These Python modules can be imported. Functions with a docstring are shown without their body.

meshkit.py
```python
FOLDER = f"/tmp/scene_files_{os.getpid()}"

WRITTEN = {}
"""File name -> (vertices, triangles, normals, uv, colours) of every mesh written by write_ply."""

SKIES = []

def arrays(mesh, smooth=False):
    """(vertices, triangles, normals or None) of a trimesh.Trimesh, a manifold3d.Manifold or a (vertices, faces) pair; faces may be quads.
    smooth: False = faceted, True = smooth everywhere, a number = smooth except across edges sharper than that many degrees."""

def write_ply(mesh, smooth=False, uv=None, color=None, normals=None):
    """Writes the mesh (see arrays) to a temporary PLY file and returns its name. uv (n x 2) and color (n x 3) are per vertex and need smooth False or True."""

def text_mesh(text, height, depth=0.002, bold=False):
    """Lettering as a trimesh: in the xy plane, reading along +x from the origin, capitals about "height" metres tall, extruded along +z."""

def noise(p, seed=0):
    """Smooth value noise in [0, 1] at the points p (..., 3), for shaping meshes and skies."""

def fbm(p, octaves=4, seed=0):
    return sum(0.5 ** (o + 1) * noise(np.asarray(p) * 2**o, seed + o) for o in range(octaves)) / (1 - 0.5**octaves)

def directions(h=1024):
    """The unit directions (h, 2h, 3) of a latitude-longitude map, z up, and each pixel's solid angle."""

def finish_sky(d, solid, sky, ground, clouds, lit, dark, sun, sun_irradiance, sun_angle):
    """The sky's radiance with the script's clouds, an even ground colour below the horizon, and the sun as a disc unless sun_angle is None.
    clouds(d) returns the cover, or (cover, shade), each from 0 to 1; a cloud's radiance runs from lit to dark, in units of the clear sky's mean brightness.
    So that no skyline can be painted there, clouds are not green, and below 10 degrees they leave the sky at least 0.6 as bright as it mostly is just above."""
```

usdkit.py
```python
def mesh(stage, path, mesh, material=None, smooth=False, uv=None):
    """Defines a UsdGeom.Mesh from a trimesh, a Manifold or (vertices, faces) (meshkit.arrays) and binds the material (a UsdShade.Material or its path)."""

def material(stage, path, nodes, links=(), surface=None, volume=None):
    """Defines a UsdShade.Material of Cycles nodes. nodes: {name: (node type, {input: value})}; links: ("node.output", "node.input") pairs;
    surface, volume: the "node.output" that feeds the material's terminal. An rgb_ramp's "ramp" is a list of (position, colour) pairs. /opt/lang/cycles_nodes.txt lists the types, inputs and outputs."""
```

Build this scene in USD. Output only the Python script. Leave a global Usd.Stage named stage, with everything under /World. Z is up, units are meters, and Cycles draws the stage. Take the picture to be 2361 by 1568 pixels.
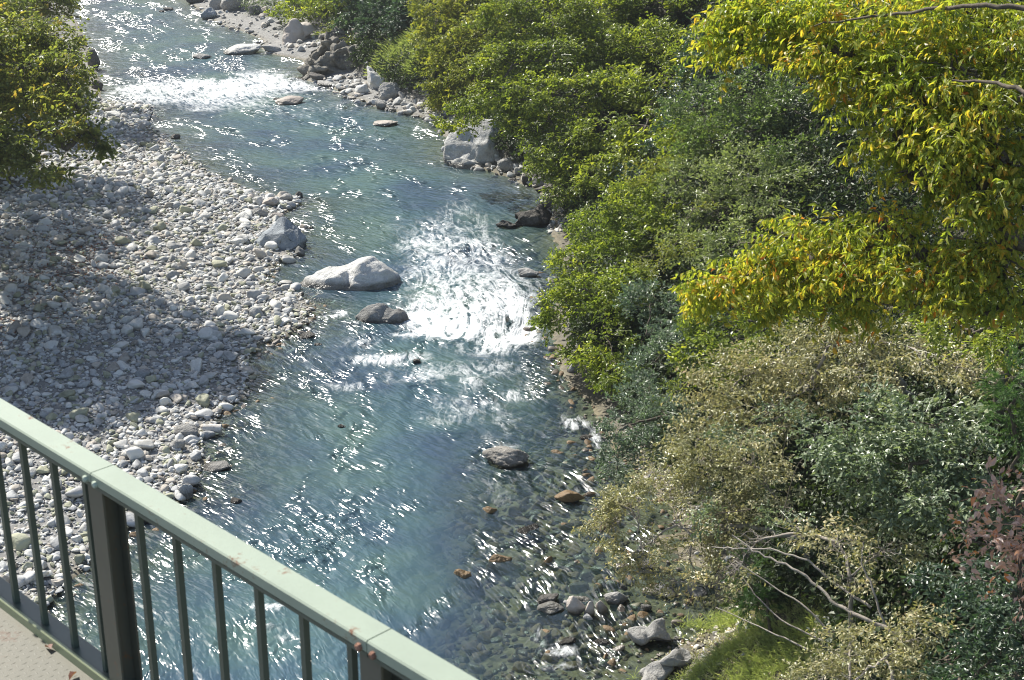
import math
import numpy as np
import trimesh
import meshkit
import usdkit
from pxr import Usd, UsdGeom, UsdLux, UsdShade, Gf, Vt, Sdf

stage = Usd.Stage.CreateInMemory()
UsdGeom.SetStageUpAxis(stage, "Z")
UsdGeom.SetStageMetersPerUnit(stage, 1.0)
UsdGeom.Xform.Define(stage, "/World")

# ---------------------------------------------------------------- camera, sky, sun, exposure
F, CX, CY, TH, CAM_Z = 3576.0, 1180.5, 784.0, math.radians(21.7), 16.0
CT, ST = math.cos(TH), math.sin(TH)
SUN_AZ, SUN_EL = math.radians(-45.0), math.radians(43.0)
EXPOSURE = 1.0
cam = UsdGeom.Camera.Define(stage, "/World/camera")
cam.CreateHorizontalApertureAttr(36.0)
cam.CreateFocalLengthAttr(36.0 * F / 2361.0)
cam.CreateFStopAttr(8.0)
cam.CreateFocusDistanceAttr(42.0)
cam.CreateExposureAttr(EXPOSURE)
cam.CreateClippingRangeAttr((0.05, 5000.0))
cam.AddTransformOp().Set(Gf.Matrix4d(1, 0, 0, 0, 0, ST, CT, 0, 0, -CT, ST, 0, 0, 0, CAM_Z, 1))

sky = UsdLux.DomeLight.Define(stage, "/World/sky")
sky_mat = usdkit.material(stage, "/World/Looks/sky_air", {
    "s": ("sky_texture", {"sky_type": "single_scattering", "sun_disc": False, "sun_elevation": SUN_EL, "sun_rotation": SUN_AZ}),
    "b": ("background_shader", {"strength": 0.088})}, [("s.color", "b.color")], surface="b.background")
UsdShade.MaterialBindingAPI.Apply(sky.GetPrim()).Bind(sky_mat)
sky.GetPrim().SetCustomDataByKey("kind", "structure")

SUN = np.array([math.sin(SUN_AZ) * math.cos(SUN_EL), math.cos(SUN_AZ) * math.cos(SUN_EL), math.sin(SUN_EL)])
sun = UsdLux.DistantLight.Define(stage, "/World/sun")
sun.CreateNormalizeAttr(True)
sun.CreateIntensityAttr(1.25)
sun.CreateAngleAttr(0.5)
sun.CreateColorAttr(Gf.Vec3f(1.0, 0.95, 0.86))
_x = np.cross([0, 0, 1.0], SUN); _x /= np.linalg.norm(_x); _y = np.cross(SUN, _x)
sun.AddTransformOp().Set(Gf.Matrix4d(*_x, 0, *_y, 0, *SUN, 0, 0, 0, 0, 1))


# ---------------------------------------------------------------- helpers
def ray(u, v):
    a, b = (u - CX) / F, (v - CY) / F
    return np.array([a, CT - b * ST, -ST - b * CT])


def ground(u, v, z=0.0):
    d = ray(u, v)
    return np.array([0, 0, CAM_Z]) + d * ((z - CAM_Z) / d[2])


def at(u, v, y):
    d = ray(u, v)
    return np.array([0, 0, CAM_Z]) + d * (y / d[1])


def project(p):
    p = np.asarray(p, float) - [0, 0, CAM_Z]
    d = p[..., 1] * CT - p[..., 2] * ST
    w = -p[..., 2] * CT - p[..., 1] * ST
    return CX + F * p[..., 0] / d, CY + F * w / d, d


used = {}


def numbered(path):
    n = used.get(path, -1) + 1
    used[path] = n
    return path if n == 0 else f"{path}_{n:03d}"


def tag(prim, label=None, cat=None, group=None, kind=None):
    for k, v in (("label", label), ("category", cat), ("group", group), ("kind", kind)):
        if v:
            prim.SetCustomDataByKey(k, v)
    return prim


def thing(name, label, cat, group=None, loc=None):
    x = UsdGeom.Xform.Define(stage, numbered("/World/" + name))
    if loc is not None:
        x.AddTranslateOp().Set(Gf.Vec3d(*map(float, loc)))
    return tag(x.GetPrim(), label, cat, group)


def put(name, mesh, mat, parent=None, smooth=False, attrs=None, uv=None):
    path = numbered((str(parent.GetPath()) if parent is not None else "/World") + "/" + name)
    g = usdkit.mesh(stage, path, mesh, mat, smooth=smooth, uv=uv)
    for k, a in (attrs or {}).items():
        UsdGeom.PrimvarsAPI(g).CreatePrimvar(k, Sdf.ValueTypeNames.FloatArray, "vertex").Set(Vt.FloatArray.FromNumpy(np.asarray(a, np.float32)))
    return g.GetPrim()


def quats(R):
    """rotation matrices (n,3,3) -> (n,4) imaginary first."""
    m = R
    t = m[:, 0, 0] + m[:, 1, 1] + m[:, 2, 2]
    q = np.empty((len(m), 4))
    w = np.sqrt(np.maximum(1 + t, 1e-9)) / 2
    x = np.sqrt(np.maximum(1 + m[:, 0, 0] - m[:, 1, 1] - m[:, 2, 2], 0)) / 2
    y = np.sqrt(np.maximum(1 - m[:, 0, 0] + m[:, 1, 1] - m[:, 2, 2], 0)) / 2
    z = np.sqrt(np.maximum(1 - m[:, 0, 0] - m[:, 1, 1] + m[:, 2, 2], 0)) / 2
    x = np.copysign(x, m[:, 2, 1] - m[:, 1, 2]); y = np.copysign(y, m[:, 0, 2] - m[:, 2, 0]); z = np.copysign(z, m[:, 1, 0] - m[:, 0, 1])
    q[:] = np.stack([x, y, z, w], 1)
    return q / np.linalg.norm(q, axis=1, keepdims=True)


def instancer(name, parent, protos, mat, pos, R, scale, idx, label=None, cat=None, smooth=False, proto_name="shape"):
    """protos: list of (mesh, attrs)."""
    path = numbered((str(parent.GetPath()) if parent is not None else "/World") + "/" + name)
    pi = UsdGeom.PointInstancer.Define(stage, path)
    targets = []
    for k, (m, at_) in enumerate(protos):
        p = f"{path}/{proto_name}" + (f"_{k:03d}" if k else "")
        mt = mat[k % len(mat)] if isinstance(mat, list) else mat
        g = usdkit.mesh(stage, p, m, mt, smooth=smooth)
        for kk, a in (at_ or {}).items():
            UsdGeom.PrimvarsAPI(g).CreatePrimvar(kk, Sdf.ValueTypeNames.FloatArray, "vertex").Set(Vt.FloatArray.FromNumpy(np.asarray(a, np.float32)))
        targets.append(p)
    pi.CreatePrototypesRel().SetTargets(targets)
    pi.CreatePositionsAttr(Vt.Vec3fArray.FromNumpy(np.ascontiguousarray(pos, np.float32)))
    pi.CreateProtoIndicesAttr(Vt.IntArray.FromNumpy(np.ascontiguousarray(idx, np.int32)))
    sc = np.asarray(scale, np.float32)
    if sc.ndim == 1:
        sc = np.repeat(sc[:, None], 3, 1)
    pi.CreateScalesAttr(Vt.Vec3fArray.FromNumpy(np.ascontiguousarray(sc)))
    pi.CreateOrientationsAttr(Vt.QuathArray.FromNumpy(np.ascontiguousarray(quats(R), np.float16)))
    tag(pi.GetPrim(), label, cat, kind="stuff")
    return pi.GetPrim()


def mat(name, nodes, links, surface):
    return usdkit.material(stage, "/World/Looks/" + name, nodes, links, surface=surface)


def ss(x, a, b):
    t = np.clip((x - a) / (b - a), 0, 1)
    return t * t * (3 - 2 * t)


def n2(x, y, s, seed=0, oct=4):
    return meshkit.fbm(np.stack([x * s, y * s, np.zeros_like(x) + 0.37], -1), oct, seed)


# ---------------------------------------------------------------- materials
def rock_mat(name, lo, hi, scale=2.0, bump=0.5, wet=True, rough=0.75, extra=None, wet_top=0.16):
    """stone: two tones by noise, fine grain, bump; darker and glossier where the water keeps it wet."""
    nodes = {
        "tc": ("geometry", {}), "oi": ("object_info", {}),
        "n1": ("noise_texture", {"scale": scale, "detail": 6, "roughness": 0.62}),
        "n2": ("noise_texture", {"scale": scale * 9, "detail": 4, "roughness": 0.6}),
        "n3": ("noise_texture", {"scale": scale * 3.1, "detail": 8, "roughness": 0.7, "distortion": 0.8}),
        "add": ("math", {"math_type": "multiply_add", "value2": 0.45}),
        "rnd": ("math", {"math_type": "multiply_add", "value2": 0.5, "value3": -0.25}),
        "sum": ("math", {"math_type": "add", "use_clamp": True}),
        "cr": ("rgb_ramp", {"ramp": [(0.25, lo), (0.5, tuple((a + b) / 2 for a, b in zip(lo, hi))), (0.8, hi)]}),
        "bp": ("bump", {"strength": bump, "distance": 0.12}),
        "bp2": ("bump", {"strength": bump * 0.6, "distance": 0.02}),
        "p": ("principled_bsdf", {"roughness": rough, "specular_ior_level": 0.35}),
    }
    links = [("tc.position", "n1.vector"), ("tc.position", "n2.vector"), ("tc.position", "n3.vector"),
             ("n2.fac", "add.value1"), ("n1.fac", "add.value3"), ("oi.random", "rnd.value1"), ("add.value", "sum.value1"), ("rnd.value", "sum.value2"),
             ("sum.value", "cr.fac"), ("n3.fac", "bp.height"), ("n2.fac", "bp2.height"), ("bp.normal", "bp2.normal"), ("bp2.normal", "p.normal")]
    if wet:
        nodes |= {"xyz": ("separate_xyz", {}), "wj": ("math", {"math_type": "multiply_add", "value2": 0.14}),
                  "w": ("map_range", {"from_min": wet_top - 0.08, "from_max": wet_top + 0.06, "to_min": 1.0, "to_max": 0.0, "clamp": True}),
                  "mx": ("mix", {"mix_type": "multiply", "color2": (0.3, 0.29, 0.27)}),
                  "rr": ("map_range", {"from_min": 0.0, "from_max": 1.0, "to_min": rough, "to_max": 0.22, "clamp": True})}
        links += [("tc.position", "xyz.vector"), ("n1.fac", "wj.value1"), ("xyz.z", "wj.value3"), ("wj.value", "w.value"), ("w.result", "mx.fac"), ("cr.color", "mx.color1"),
                  ("mx.color", "p.base_color"), ("w.result", "rr.value"), ("rr.result", "p.roughness")]
    else:
        links += [("cr.color", "p.base_color")]
    return mat(name, nodes, links, "p.BSDF")


M = {}
M["pale_rock"] = rock_mat("pale_rock", (0.20, 0.20, 0.185), (0.52, 0.52, 0.50), 1.6, 0.9, wet_top=0.24)
M["blue_rock"] = rock_mat("blue_grey_rock", (0.11, 0.135, 0.155), (0.30, 0.33, 0.355), 1.5, 0.8)
M["grey_rock"] = rock_mat("grey_rock", (0.11, 0.11, 0.105), (0.32, 0.315, 0.30), 1.8, 0.9)
M["dark_rock"] = rock_mat("dark_rock", (0.03, 0.028, 0.026), (0.15, 0.14, 0.125), 2.5, 1.0)
M["outcrop"] = rock_mat("mossy_outcrop_rock", (0.05, 0.048, 0.036), (0.24, 0.225, 0.19), 1.6, 1.0)
M["rough_rock"] = rock_mat("rough_brown_rock", (0.09, 0.085, 0.072), (0.34, 0.32, 0.285), 3.2, 1.0, wet_top=0.2)
M["brown_rock"] = rock_mat("brown_rock", (0.05, 0.034, 0.018), (0.16, 0.105, 0.05), 3.0, 0.5, wet=False, rough=0.5)
M["warm_rock"] = rock_mat("warm_rock", (0.24, 0.21, 0.185), (0.40, 0.36, 0.32), 3.0, 0.3)
M["cobble_pale"] = rock_mat("cobble_pale", (0.27, 0.265, 0.245), (0.58, 0.575, 0.54), 3.0, 0.25, wet_top=0.10)
M["cobble_grey"] = rock_mat("cobble_grey", (0.13, 0.135, 0.136), (0.40, 0.405, 0.40), 3.0, 0.3, wet_top=0.10)
M["cobble_warm"] = rock_mat("cobble_warm", (0.17, 0.152, 0.13), (0.42, 0.385, 0.335), 3.0, 0.3, wet_top=0.10)
M["cobble_moss"] = rock_mat("cobble_moss", (0.15, 0.155, 0.11), (0.34, 0.345, 0.25), 3.0, 0.3, wet_top=0.10)

M["terrain"] = mat("bank_ground", {
    "g": ("geometry", {}), "side": ("attribute", {"attribute": "soil"}), "wet": ("attribute", {"attribute": "wet"}),
    "n1": ("noise_texture", {"scale": 0.8, "detail": 6}), "n2": ("noise_texture", {"scale": 14.0, "detail": 5, "roughness": 0.7}),
    "v": ("voronoi_texture", {"scale": 11.0, "randomness": 1.0}),
    "gr": ("rgb_ramp", {"ramp": [(0.0, (0.10, 0.10, 0.095)), (0.5, (0.19, 0.188, 0.18)), (1.0, (0.33, 0.325, 0.31))]}),
    "vb": ("rgb_to_bw", {}), "gm": ("math", {"math_type": "multiply_add", "value2": 0.6}), "h": ("math", {"math_type": "multiply", "value2": 0.35}),
    "so": ("rgb_ramp", {"ramp": [(0.3, (0.03, 0.028, 0.016)), (0.55, (0.075, 0.065, 0.04)), (0.8, (0.10, 0.11, 0.05))]}),
    "mx": ("mix", {}), "bd": ("rgb_ramp", {"ramp": [(0.2, (0.05, 0.04, 0.018)), (0.5, (0.14, 0.115, 0.058)), (0.85, (0.21, 0.18, 0.105))]}), "mw": ("mix", {}),
    "bp": ("bump", {"strength": 0.8, "distance": 0.06}), "p": ("principled_bsdf", {"roughness": 0.85})},
    [("g.position", "n1.vector"), ("g.position", "n2.vector"), ("g.position", "v.vector"), ("v.color", "vb.color"), ("vb.val", "gm.value1"), ("n2.fac", "h.value1"), ("h.value", "gm.value3"),
     ("gm.value", "gr.fac"), ("n2.fac", "so.fac"), ("gr.color", "mx.color1"), ("so.color", "mx.color2"), ("side.fac", "mx.fac"), ("gm.value", "bd.fac"), ("mx.color", "mw.color1"), ("bd.color", "mw.color2"),
     ("wet.fac", "mw.fac"), ("mw.color", "p.base_color"), ("gm.value", "bp.height"), ("bp.normal", "p.normal")], "p.BSDF")

M["water"] = mat("river_water", {
    "uv": ("uvmap", {"attribute": "st"}), "mu": ("attribute", {"attribute": "murk"}), "fo": ("attribute", {"attribute": "foam"}), "ro": ("attribute", {"attribute": "rough"}),
    "vr": ("vector_rotate", {"rotate_type": "z_axis", "angle": -2.40}), "m1": ("mapping", {"scale": (0.75, 1.35, 1.0)}), "m2": ("mapping", {"scale": (0.5, 1.45, 1.0)}), "m3": ("mapping", {"scale": (0.42, 1.3, 1.0)}), "m5": ("mapping", {"scale": (0.7, 1.3, 1.0)}),
    "w1": ("noise_texture", {"scale": 1.5, "detail": 1.5, "roughness": 0.5, "distortion": 1.0}),
    "w2": ("noise_texture", {"scale": 4.2, "detail": 1.0, "roughness": 0.5, "distortion": 0.8}),
    "w3": ("noise_texture", {"scale": 10.0, "detail": 0.0, "roughness": 0.5, "distortion": 0.5}),
    "a1": ("math", {"math_type": "multiply_add", "value2": 0.36}), "a2": ("math", {"math_type": "multiply_add", "value2": 0.10}),
    "bs": ("math", {"math_type": "multiply_add", "value2": 0.42, "use_clamp": True}),
    "m4": ("mapping", {"scale": (0.35, 0.9, 1.0), "rotation": (0, 0, -0.25)}), "pn": ("noise_texture", {"scale": 0.75, "detail": 4, "roughness": 0.6, "distortion": 1.2}), "pr": ("map_range", {"range_type": "smoothstep", "from_min": 0.45, "from_max": 0.72, "to_min": 0.06, "to_max": 0.58, "clamp": True}),
    "bp": ("bump", {"strength": 0.5, "distance": 1.0}),
    # foam: lacy where thin, closed where strong
    "f1": ("noise_texture", {"scale": 1.1, "detail": 6, "roughness": 0.62, "distortion": 1.6}),
    "f2": ("noise_texture", {"scale": 4.6, "detail": 6, "roughness": 0.68, "distortion": 0.9}),
    "s1": ("math", {"math_type": "subtract", "value2": 0.5}), "ab": ("math", {"math_type": "absolute"}), "rg": ("math", {"math_type": "multiply_add", "value2": -6.5, "value3": 0.62}),
    "fa": ("math", {"math_type": "multiply_add", "value2": 3.0, "value3": -1.5}), "sm": ("math", {"math_type": "add"}), "k1": ("math", {"math_type": "multiply_add", "value2": 0.8, "value3": 0.85}),
    "fm": ("math", {"math_type": "multiply"}),
    "fr": ("map_range", {"range_type": "smoothstep", "from_min": 0.27, "from_max": 0.86, "to_min": 0.0, "to_max": 0.95, "clamp": True}),
    # body
    "wn": ("noise_texture", {"scale": 0.30, "detail": 3}),
    "tc": ("rgb_ramp", {"ramp": [(0.36, (0.040, 0.076, 0.118)), (0.5, (0.054, 0.106, 0.128)), (0.64, (0.078, 0.138, 0.130))]}),
    "tr": ("transparent_bsdf", {"color": (0.72, 0.84, 0.80)}), "fn": ("fresnel", {"IOR": 1.33}), "gl": ("glossy_bsdf", {"color": (1, 1, 1), "roughness": 0.21}), "clear": ("mix_closure", {}),
    "body": ("principled_bsdf", {"roughness": 0.21, "ior": 1.33, "specular_ior_level": 0.5}), "ws": ("mix_closure", {}),
    "fbp": ("bump", {"strength": 0.35, "distance": 0.12}), "fb": ("principled_bsdf", {"base_color": (0.66, 0.69, 0.70), "roughness": 0.6}), "out": ("mix_closure", {})},
    [("uv.UV", "vr.vector"), ("vr.vector", "m1.vector"), ("vr.vector", "m2.vector"), ("uv.UV", "m3.vector"), ("uv.UV", "m5.vector"), ("m1.vector", "w1.vector"), ("m2.vector", "w2.vector"), ("m2.vector", "w3.vector"),
     ("w2.fac", "a1.value1"), ("w1.fac", "a1.value3"), ("w3.fac", "a2.value1"), ("a1.value", "a2.value3"), ("a2.value", "bp.height"), ("ro.fac", "bs.value1"), ("uv.UV", "m4.vector"), ("m4.vector", "pn.vector"), ("pn.fac", "pr.value"), ("pr.result", "bs.value3"), ("bs.value", "bp.strength"),
     ("m3.vector", "f1.vector"), ("m5.vector", "f2.vector"), ("f1.fac", "s1.value1"), ("s1.value", "ab.value1"), ("ab.value", "rg.value1"), ("f2.fac", "fa.value1"), ("rg.value", "sm.value1"), ("fa.value", "sm.value2"),
     ("sm.value", "k1.value1"), ("fo.fac", "fm.value1"), ("k1.value", "fm.value2"), ("fm.value", "fr.value"),
     ("uv.UV", "wn.vector"), ("wn.fac", "tc.fac"), ("tc.color", "body.base_color"), ("bp.normal", "body.normal"), ("bp.normal", "gl.normal"),
     ("fn.fac", "clear.fac"), ("tr.BSDF", "clear.closure1"), ("gl.BSDF", "clear.closure2"), ("mu.fac", "ws.fac"), ("clear.closure", "ws.closure1"), ("body.BSDF", "ws.closure2"),
     ("sm.value", "fbp.height"), ("fbp.normal", "fb.normal"), ("fr.result", "out.fac"), ("ws.closure", "out.closure1"), ("fb.BSDF", "out.closure2")], "out.closure")


def leaf_mat(name, ramp, rough=0.42, trans=0.38, spec=0.5, ttint=(1.15, 1.2, 0.6)):
    tr_ramp = [(p, tuple(min(1, a * b * 1.5) for a, b in zip(c, ttint))) for p, c in ramp]
    return mat(name, {
        "a": ("attribute", {"attribute": "tone"}), "o": ("object_info", {}), "m": ("math", {"math_type": "multiply_add", "value2": 0.62}), "k": ("math", {"math_type": "multiply", "value2": 0.38}),
        "r": ("rgb_ramp", {"ramp": ramp}), "t": ("rgb_ramp", {"ramp": tr_ramp}),
        "p": ("principled_bsdf", {"roughness": rough, "specular_ior_level": spec}), "tl": ("translucent_bsdf", {}), "mx": ("mix_closure", {"fac": trans})},
        [("a.fac", "m.value1"), ("o.random", "k.value1"), ("k.value", "m.value3"), ("m.value", "r.fac"), ("m.value", "t.fac"), ("r.color", "p.base_color"), ("t.color", "tl.color"),
         ("p.BSDF", "mx.closure1"), ("tl.BSDF", "mx.closure2")], "mx.closure")


LM = {
    "maple": leaf_mat("leaf_fresh_green", [(0, (0.06, 0.09, 0.018)), (0.45, (0.175, 0.22, 0.035)), (0.8, (0.32, 0.34, 0.05)), (0.97, (0.34, 0.32, 0.045)), (1, (0.45, 0.28, 0.04))], 0.36, 0.45, 0.65),
    "bright": leaf_mat("leaf_bright_green", [(0, (0.065, 0.105, 0.02)), (0.5, (0.20, 0.25, 0.04)), (0.85, (0.36, 0.375, 0.055)), (1, (0.42, 0.38, 0.055))], 0.36, 0.45, 0.65),
    "yellow": leaf_mat("leaf_yellow_green", [(0, (0.10, 0.14, 0.025)), (0.5, (0.23, 0.25, 0.045)), (0.85, (0.34, 0.31, 0.05)), (1, (0.48, 0.32, 0.04))], 0.45, 0.45),
    "cherry": leaf_mat("leaf_cherry", [(0, (0.115, 0.17, 0.038)), (0.40, (0.25, 0.305, 0.055)), (0.66, (0.37, 0.365, 0.065)), (0.80, (0.52, 0.38, 0.065)), (0.92, (0.64, 0.24, 0.04)), (1, (0.62, 0.20, 0.08))], 0.38, 0.54, ttint=(1.15, 1.15, 0.5)),
    "evergreen": leaf_mat("leaf_evergreen", [(0, (0.07, 0.10, 0.035)), (0.6, (0.155, 0.195, 0.062)), (1, (0.28, 0.295, 0.09))], 0.40, 0.36, 0.7, (0.95, 1.2, 0.6)),
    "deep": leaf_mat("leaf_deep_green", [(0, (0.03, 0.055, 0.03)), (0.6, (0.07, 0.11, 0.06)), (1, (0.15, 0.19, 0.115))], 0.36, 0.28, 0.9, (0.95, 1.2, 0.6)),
    "silver": leaf_mat("leaf_silvery_evergreen", [(0, (0.115, 0.145, 0.05)), (0.6, (0.235, 0.265, 0.10)), (1, (0.38, 0.39, 0.17))], 0.40, 0.36, 0.8, (0.95, 1.1, 0.6)),
    "blue": leaf_mat("leaf_blue_green", [(0, (0.06, 0.095, 0.058)), (0.6, (0.15, 0.195, 0.125)), (1, (0.30, 0.33, 0.22))], 0.38, 0.32, 0.9, (0.9, 1.1, 0.7)),
    "dry": leaf_mat("leaf_dry_olive", [(0, (0.11, 0.125, 0.05)), (0.3, (0.24, 0.25, 0.115)), (0.65, (0.42, 0.40, 0.235)), (0.88, (0.56, 0.49, 0.32)), (1, (0.50, 0.32, 0.15))], 0.38, 0.30, 0.7, (1.1, 1.05, 0.6)),
    "pale": leaf_mat("leaf_pale_green", [(0, (0.09, 0.13, 0.075)), (0.5, (0.19, 0.24, 0.14)), (0.85, (0.32, 0.35, 0.21)), (1, (0.42, 0.36, 0.16))], 0.38, 0.32, 0.7, (1.0, 1.1, 0.6)),
    "russet": leaf_mat("leaf_russet", [(0, (0.30, 0.21, 0.17)), (0.4, (0.56, 0.42, 0.35)), (0.66, (0.62, 0.47, 0.38)), (0.82, (0.58, 0.24, 0.07)), (1, (0.62, 0.34, 0.05))], 0.34, 0.3, 0.7, (1.2, 0.8, 0.5)),
    "grass": leaf_mat("blade_grass", [(0, (0.18, 0.23, 0.10)), (0.6, (0.38, 0.42, 0.21)), (1, (0.54, 0.53, 0.31))], 0.5, 0.45),
    "cedar": leaf_mat("needle_cedar", [(0, (0.035, 0.085, 0.024)), (0.6, (0.075, 0.155, 0.035)), (1, (0.12, 0.20, 0.05))], 0.5, 0.3),
    "autumn": leaf_mat("leaf_autumn_mix", [(0, (0.08, 0.11, 0.035)), (0.45, (0.175, 0.205, 0.055)), (0.72, (0.28, 0.27, 0.065)), (0.90, (0.42, 0.30, 0.07)), (1, (0.46, 0.23, 0.08))], 0.42, 0.48),
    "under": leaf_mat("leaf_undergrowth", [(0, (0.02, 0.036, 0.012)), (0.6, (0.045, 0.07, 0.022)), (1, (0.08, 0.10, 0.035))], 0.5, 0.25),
}


def bark_mat(name, lo, hi):
    return mat(name, {"g": ("geometry", {}), "n": ("noise_texture", {"scale": 9.0, "detail": 6, "roughness": 0.7}), "r": ("rgb_ramp", {"ramp": [(0.3, lo), (0.7, hi)]}),
                      "b": ("bump", {"strength": 0.6, "distance": 0.03}), "p": ("principled_bsdf", {"roughness": 0.85})},
               [("g.position", "n.vector"), ("n.fac", "r.fac"), ("r.color", "p.base_color"), ("n.fac", "b.height"), ("b.normal", "p.normal")], "p.BSDF")


M["bark"] = bark_mat("bark_dark", (0.04, 0.032, 0.022), (0.13, 0.105, 0.075))
M["bark_pale"] = bark_mat("bark_pale", (0.16, 0.14, 0.115), (0.38, 0.34, 0.29))


def paint_mat(name, col, rust=(0.16, 0.07, 0.03), rough=0.42, dirt=0.66):
    return mat(name, {"g": ("geometry", {}), "n": ("noise_texture", {"scale": 3.5, "detail": 8, "roughness": 0.72}), "n2": ("noise_texture", {"scale": 40.0, "detail": 4, "roughness": 0.7}),
                      "d": ("rgb_ramp", {"ramp": [(0.3, tuple(c * 0.86 for c in col)), (0.7, col)]}), "mk": ("map_range", {"range_type": "smoothstep", "from_min": dirt, "from_max": dirt + 0.09, "clamp": True}),
                      "s": ("math", {"math_type": "multiply_add", "value2": 0.3}), "mx": ("mix", {"color2": rust}), "b": ("bump", {"strength": 0.15, "distance": 0.004}),
                      "p": ("principled_bsdf", {"roughness": rough})},
               [("g.position", "n.vector"), ("g.position", "n2.vector"), ("n.fac", "d.fac"), ("n2.fac", "s.value1"), ("n.fac", "s.value3"), ("s.value", "mk.value"), ("mk.result", "mx.fac"), ("d.color", "mx.color1"),
                ("mx.color", "p.base_color"), ("n2.fac", "b.height"), ("b.normal", "p.normal")], "p.BSDF")


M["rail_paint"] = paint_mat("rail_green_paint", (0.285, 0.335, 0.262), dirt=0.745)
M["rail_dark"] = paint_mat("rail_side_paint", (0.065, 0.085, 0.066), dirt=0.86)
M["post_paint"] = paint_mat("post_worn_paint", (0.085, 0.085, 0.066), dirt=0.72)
M["lip_paint"] = paint_mat("lip_green_paint", (0.24, 0.27, 0.15), dirt=0.74)
M["deck_paint"] = paint_mat("deck_plate_paint", (0.125, 0.12, 0.09), rust=(0.10, 0.065, 0.04), rough=0.6, dirt=0.70)
M["rust"] = bark_mat("rusty_bolt", (0.12, 0.05, 0.03), (0.36, 0.19, 0.13))
M["bolt"] = paint_mat("bolt_green_paint", (0.40, 0.46, 0.38), dirt=0.8)
M["fallen"] = leaf_mat("leaf_fallen_brown", [(0, (0.12, 0.05, 0.03)), (1, (0.26, 0.12, 0.08))], 0.5, 0.2)
M["wood"] = bark_mat("bleached_wood", (0.34, 0.32, 0.29), (0.62, 0.60, 0.56))

# ---------------------------------------------------------------- the river's two waterlines
LEFT = [(150, 0), (185, 60), (205, 110), (225, 160), (232, 205), (240, 236), (345, 246), (352, 262), (335, 290), (398, 330), (425, 360), (480, 395), (540, 425), (600, 448), (690, 456), (688, 475), (648, 495), (668, 520), (680, 560),
        (690, 590), (645, 605), (608, 640), (650, 660), (718, 695), (710, 745), (655, 778), (600, 795), (572, 835), (575, 915), (515, 940), (498, 985), (465, 1010), (470, 1060), (440, 1140), (395, 1160), (300, 1215), (220, 1290),
        (160, 1345), (100, 1410), (20, 1520), (-70, 1640)]
RIGHT = [(430, 0), (480, 40), (515, 60), (560, 72), (605, 92), (600, 112), (622, 124), (700, 138), (690, 160), (708, 186), (750, 195), (812, 225), (870, 245), (950, 265), (1000, 275), (1022, 300), (1040, 370), (1130, 395), (1180, 412), (1245, 440),
         (1270, 480), (1275, 540), (1300, 600), (1290, 640), (1275, 700), (1270, 760), (1290, 840), (1315, 890), (1370, 930), (1392, 985), (1440, 1050), (1490, 1100), (1570, 1200), (1640, 1290), (1680, 1360), (1680, 1420), (1590, 1480), (1500, 1550), (1470, 1640)]
_l = np.array([ground(*p)[:2] for p in LEFT])[::-1]
_r = np.array([ground(*p)[:2] for p in RIGHT])[::-1]
_l = np.vstack([[[-17.0, -20.0], [-13.0, 5.0]], _l, [[-33.0, 110.0], [-44.0, 130.0], [-75.0, 165.0]]])
_r = np.vstack([[[8.0, -20.0], [4.5, 5.0]], _r, [[-23.5, 106.0], [-32.0, 130.0], [-60.0, 165.0]]])


def xl(y): return np.interp(y, _l[:, 1], _l[:, 0])
def xr(y): return np.interp(y, _r[:, 1], _r[:, 0])


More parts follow.
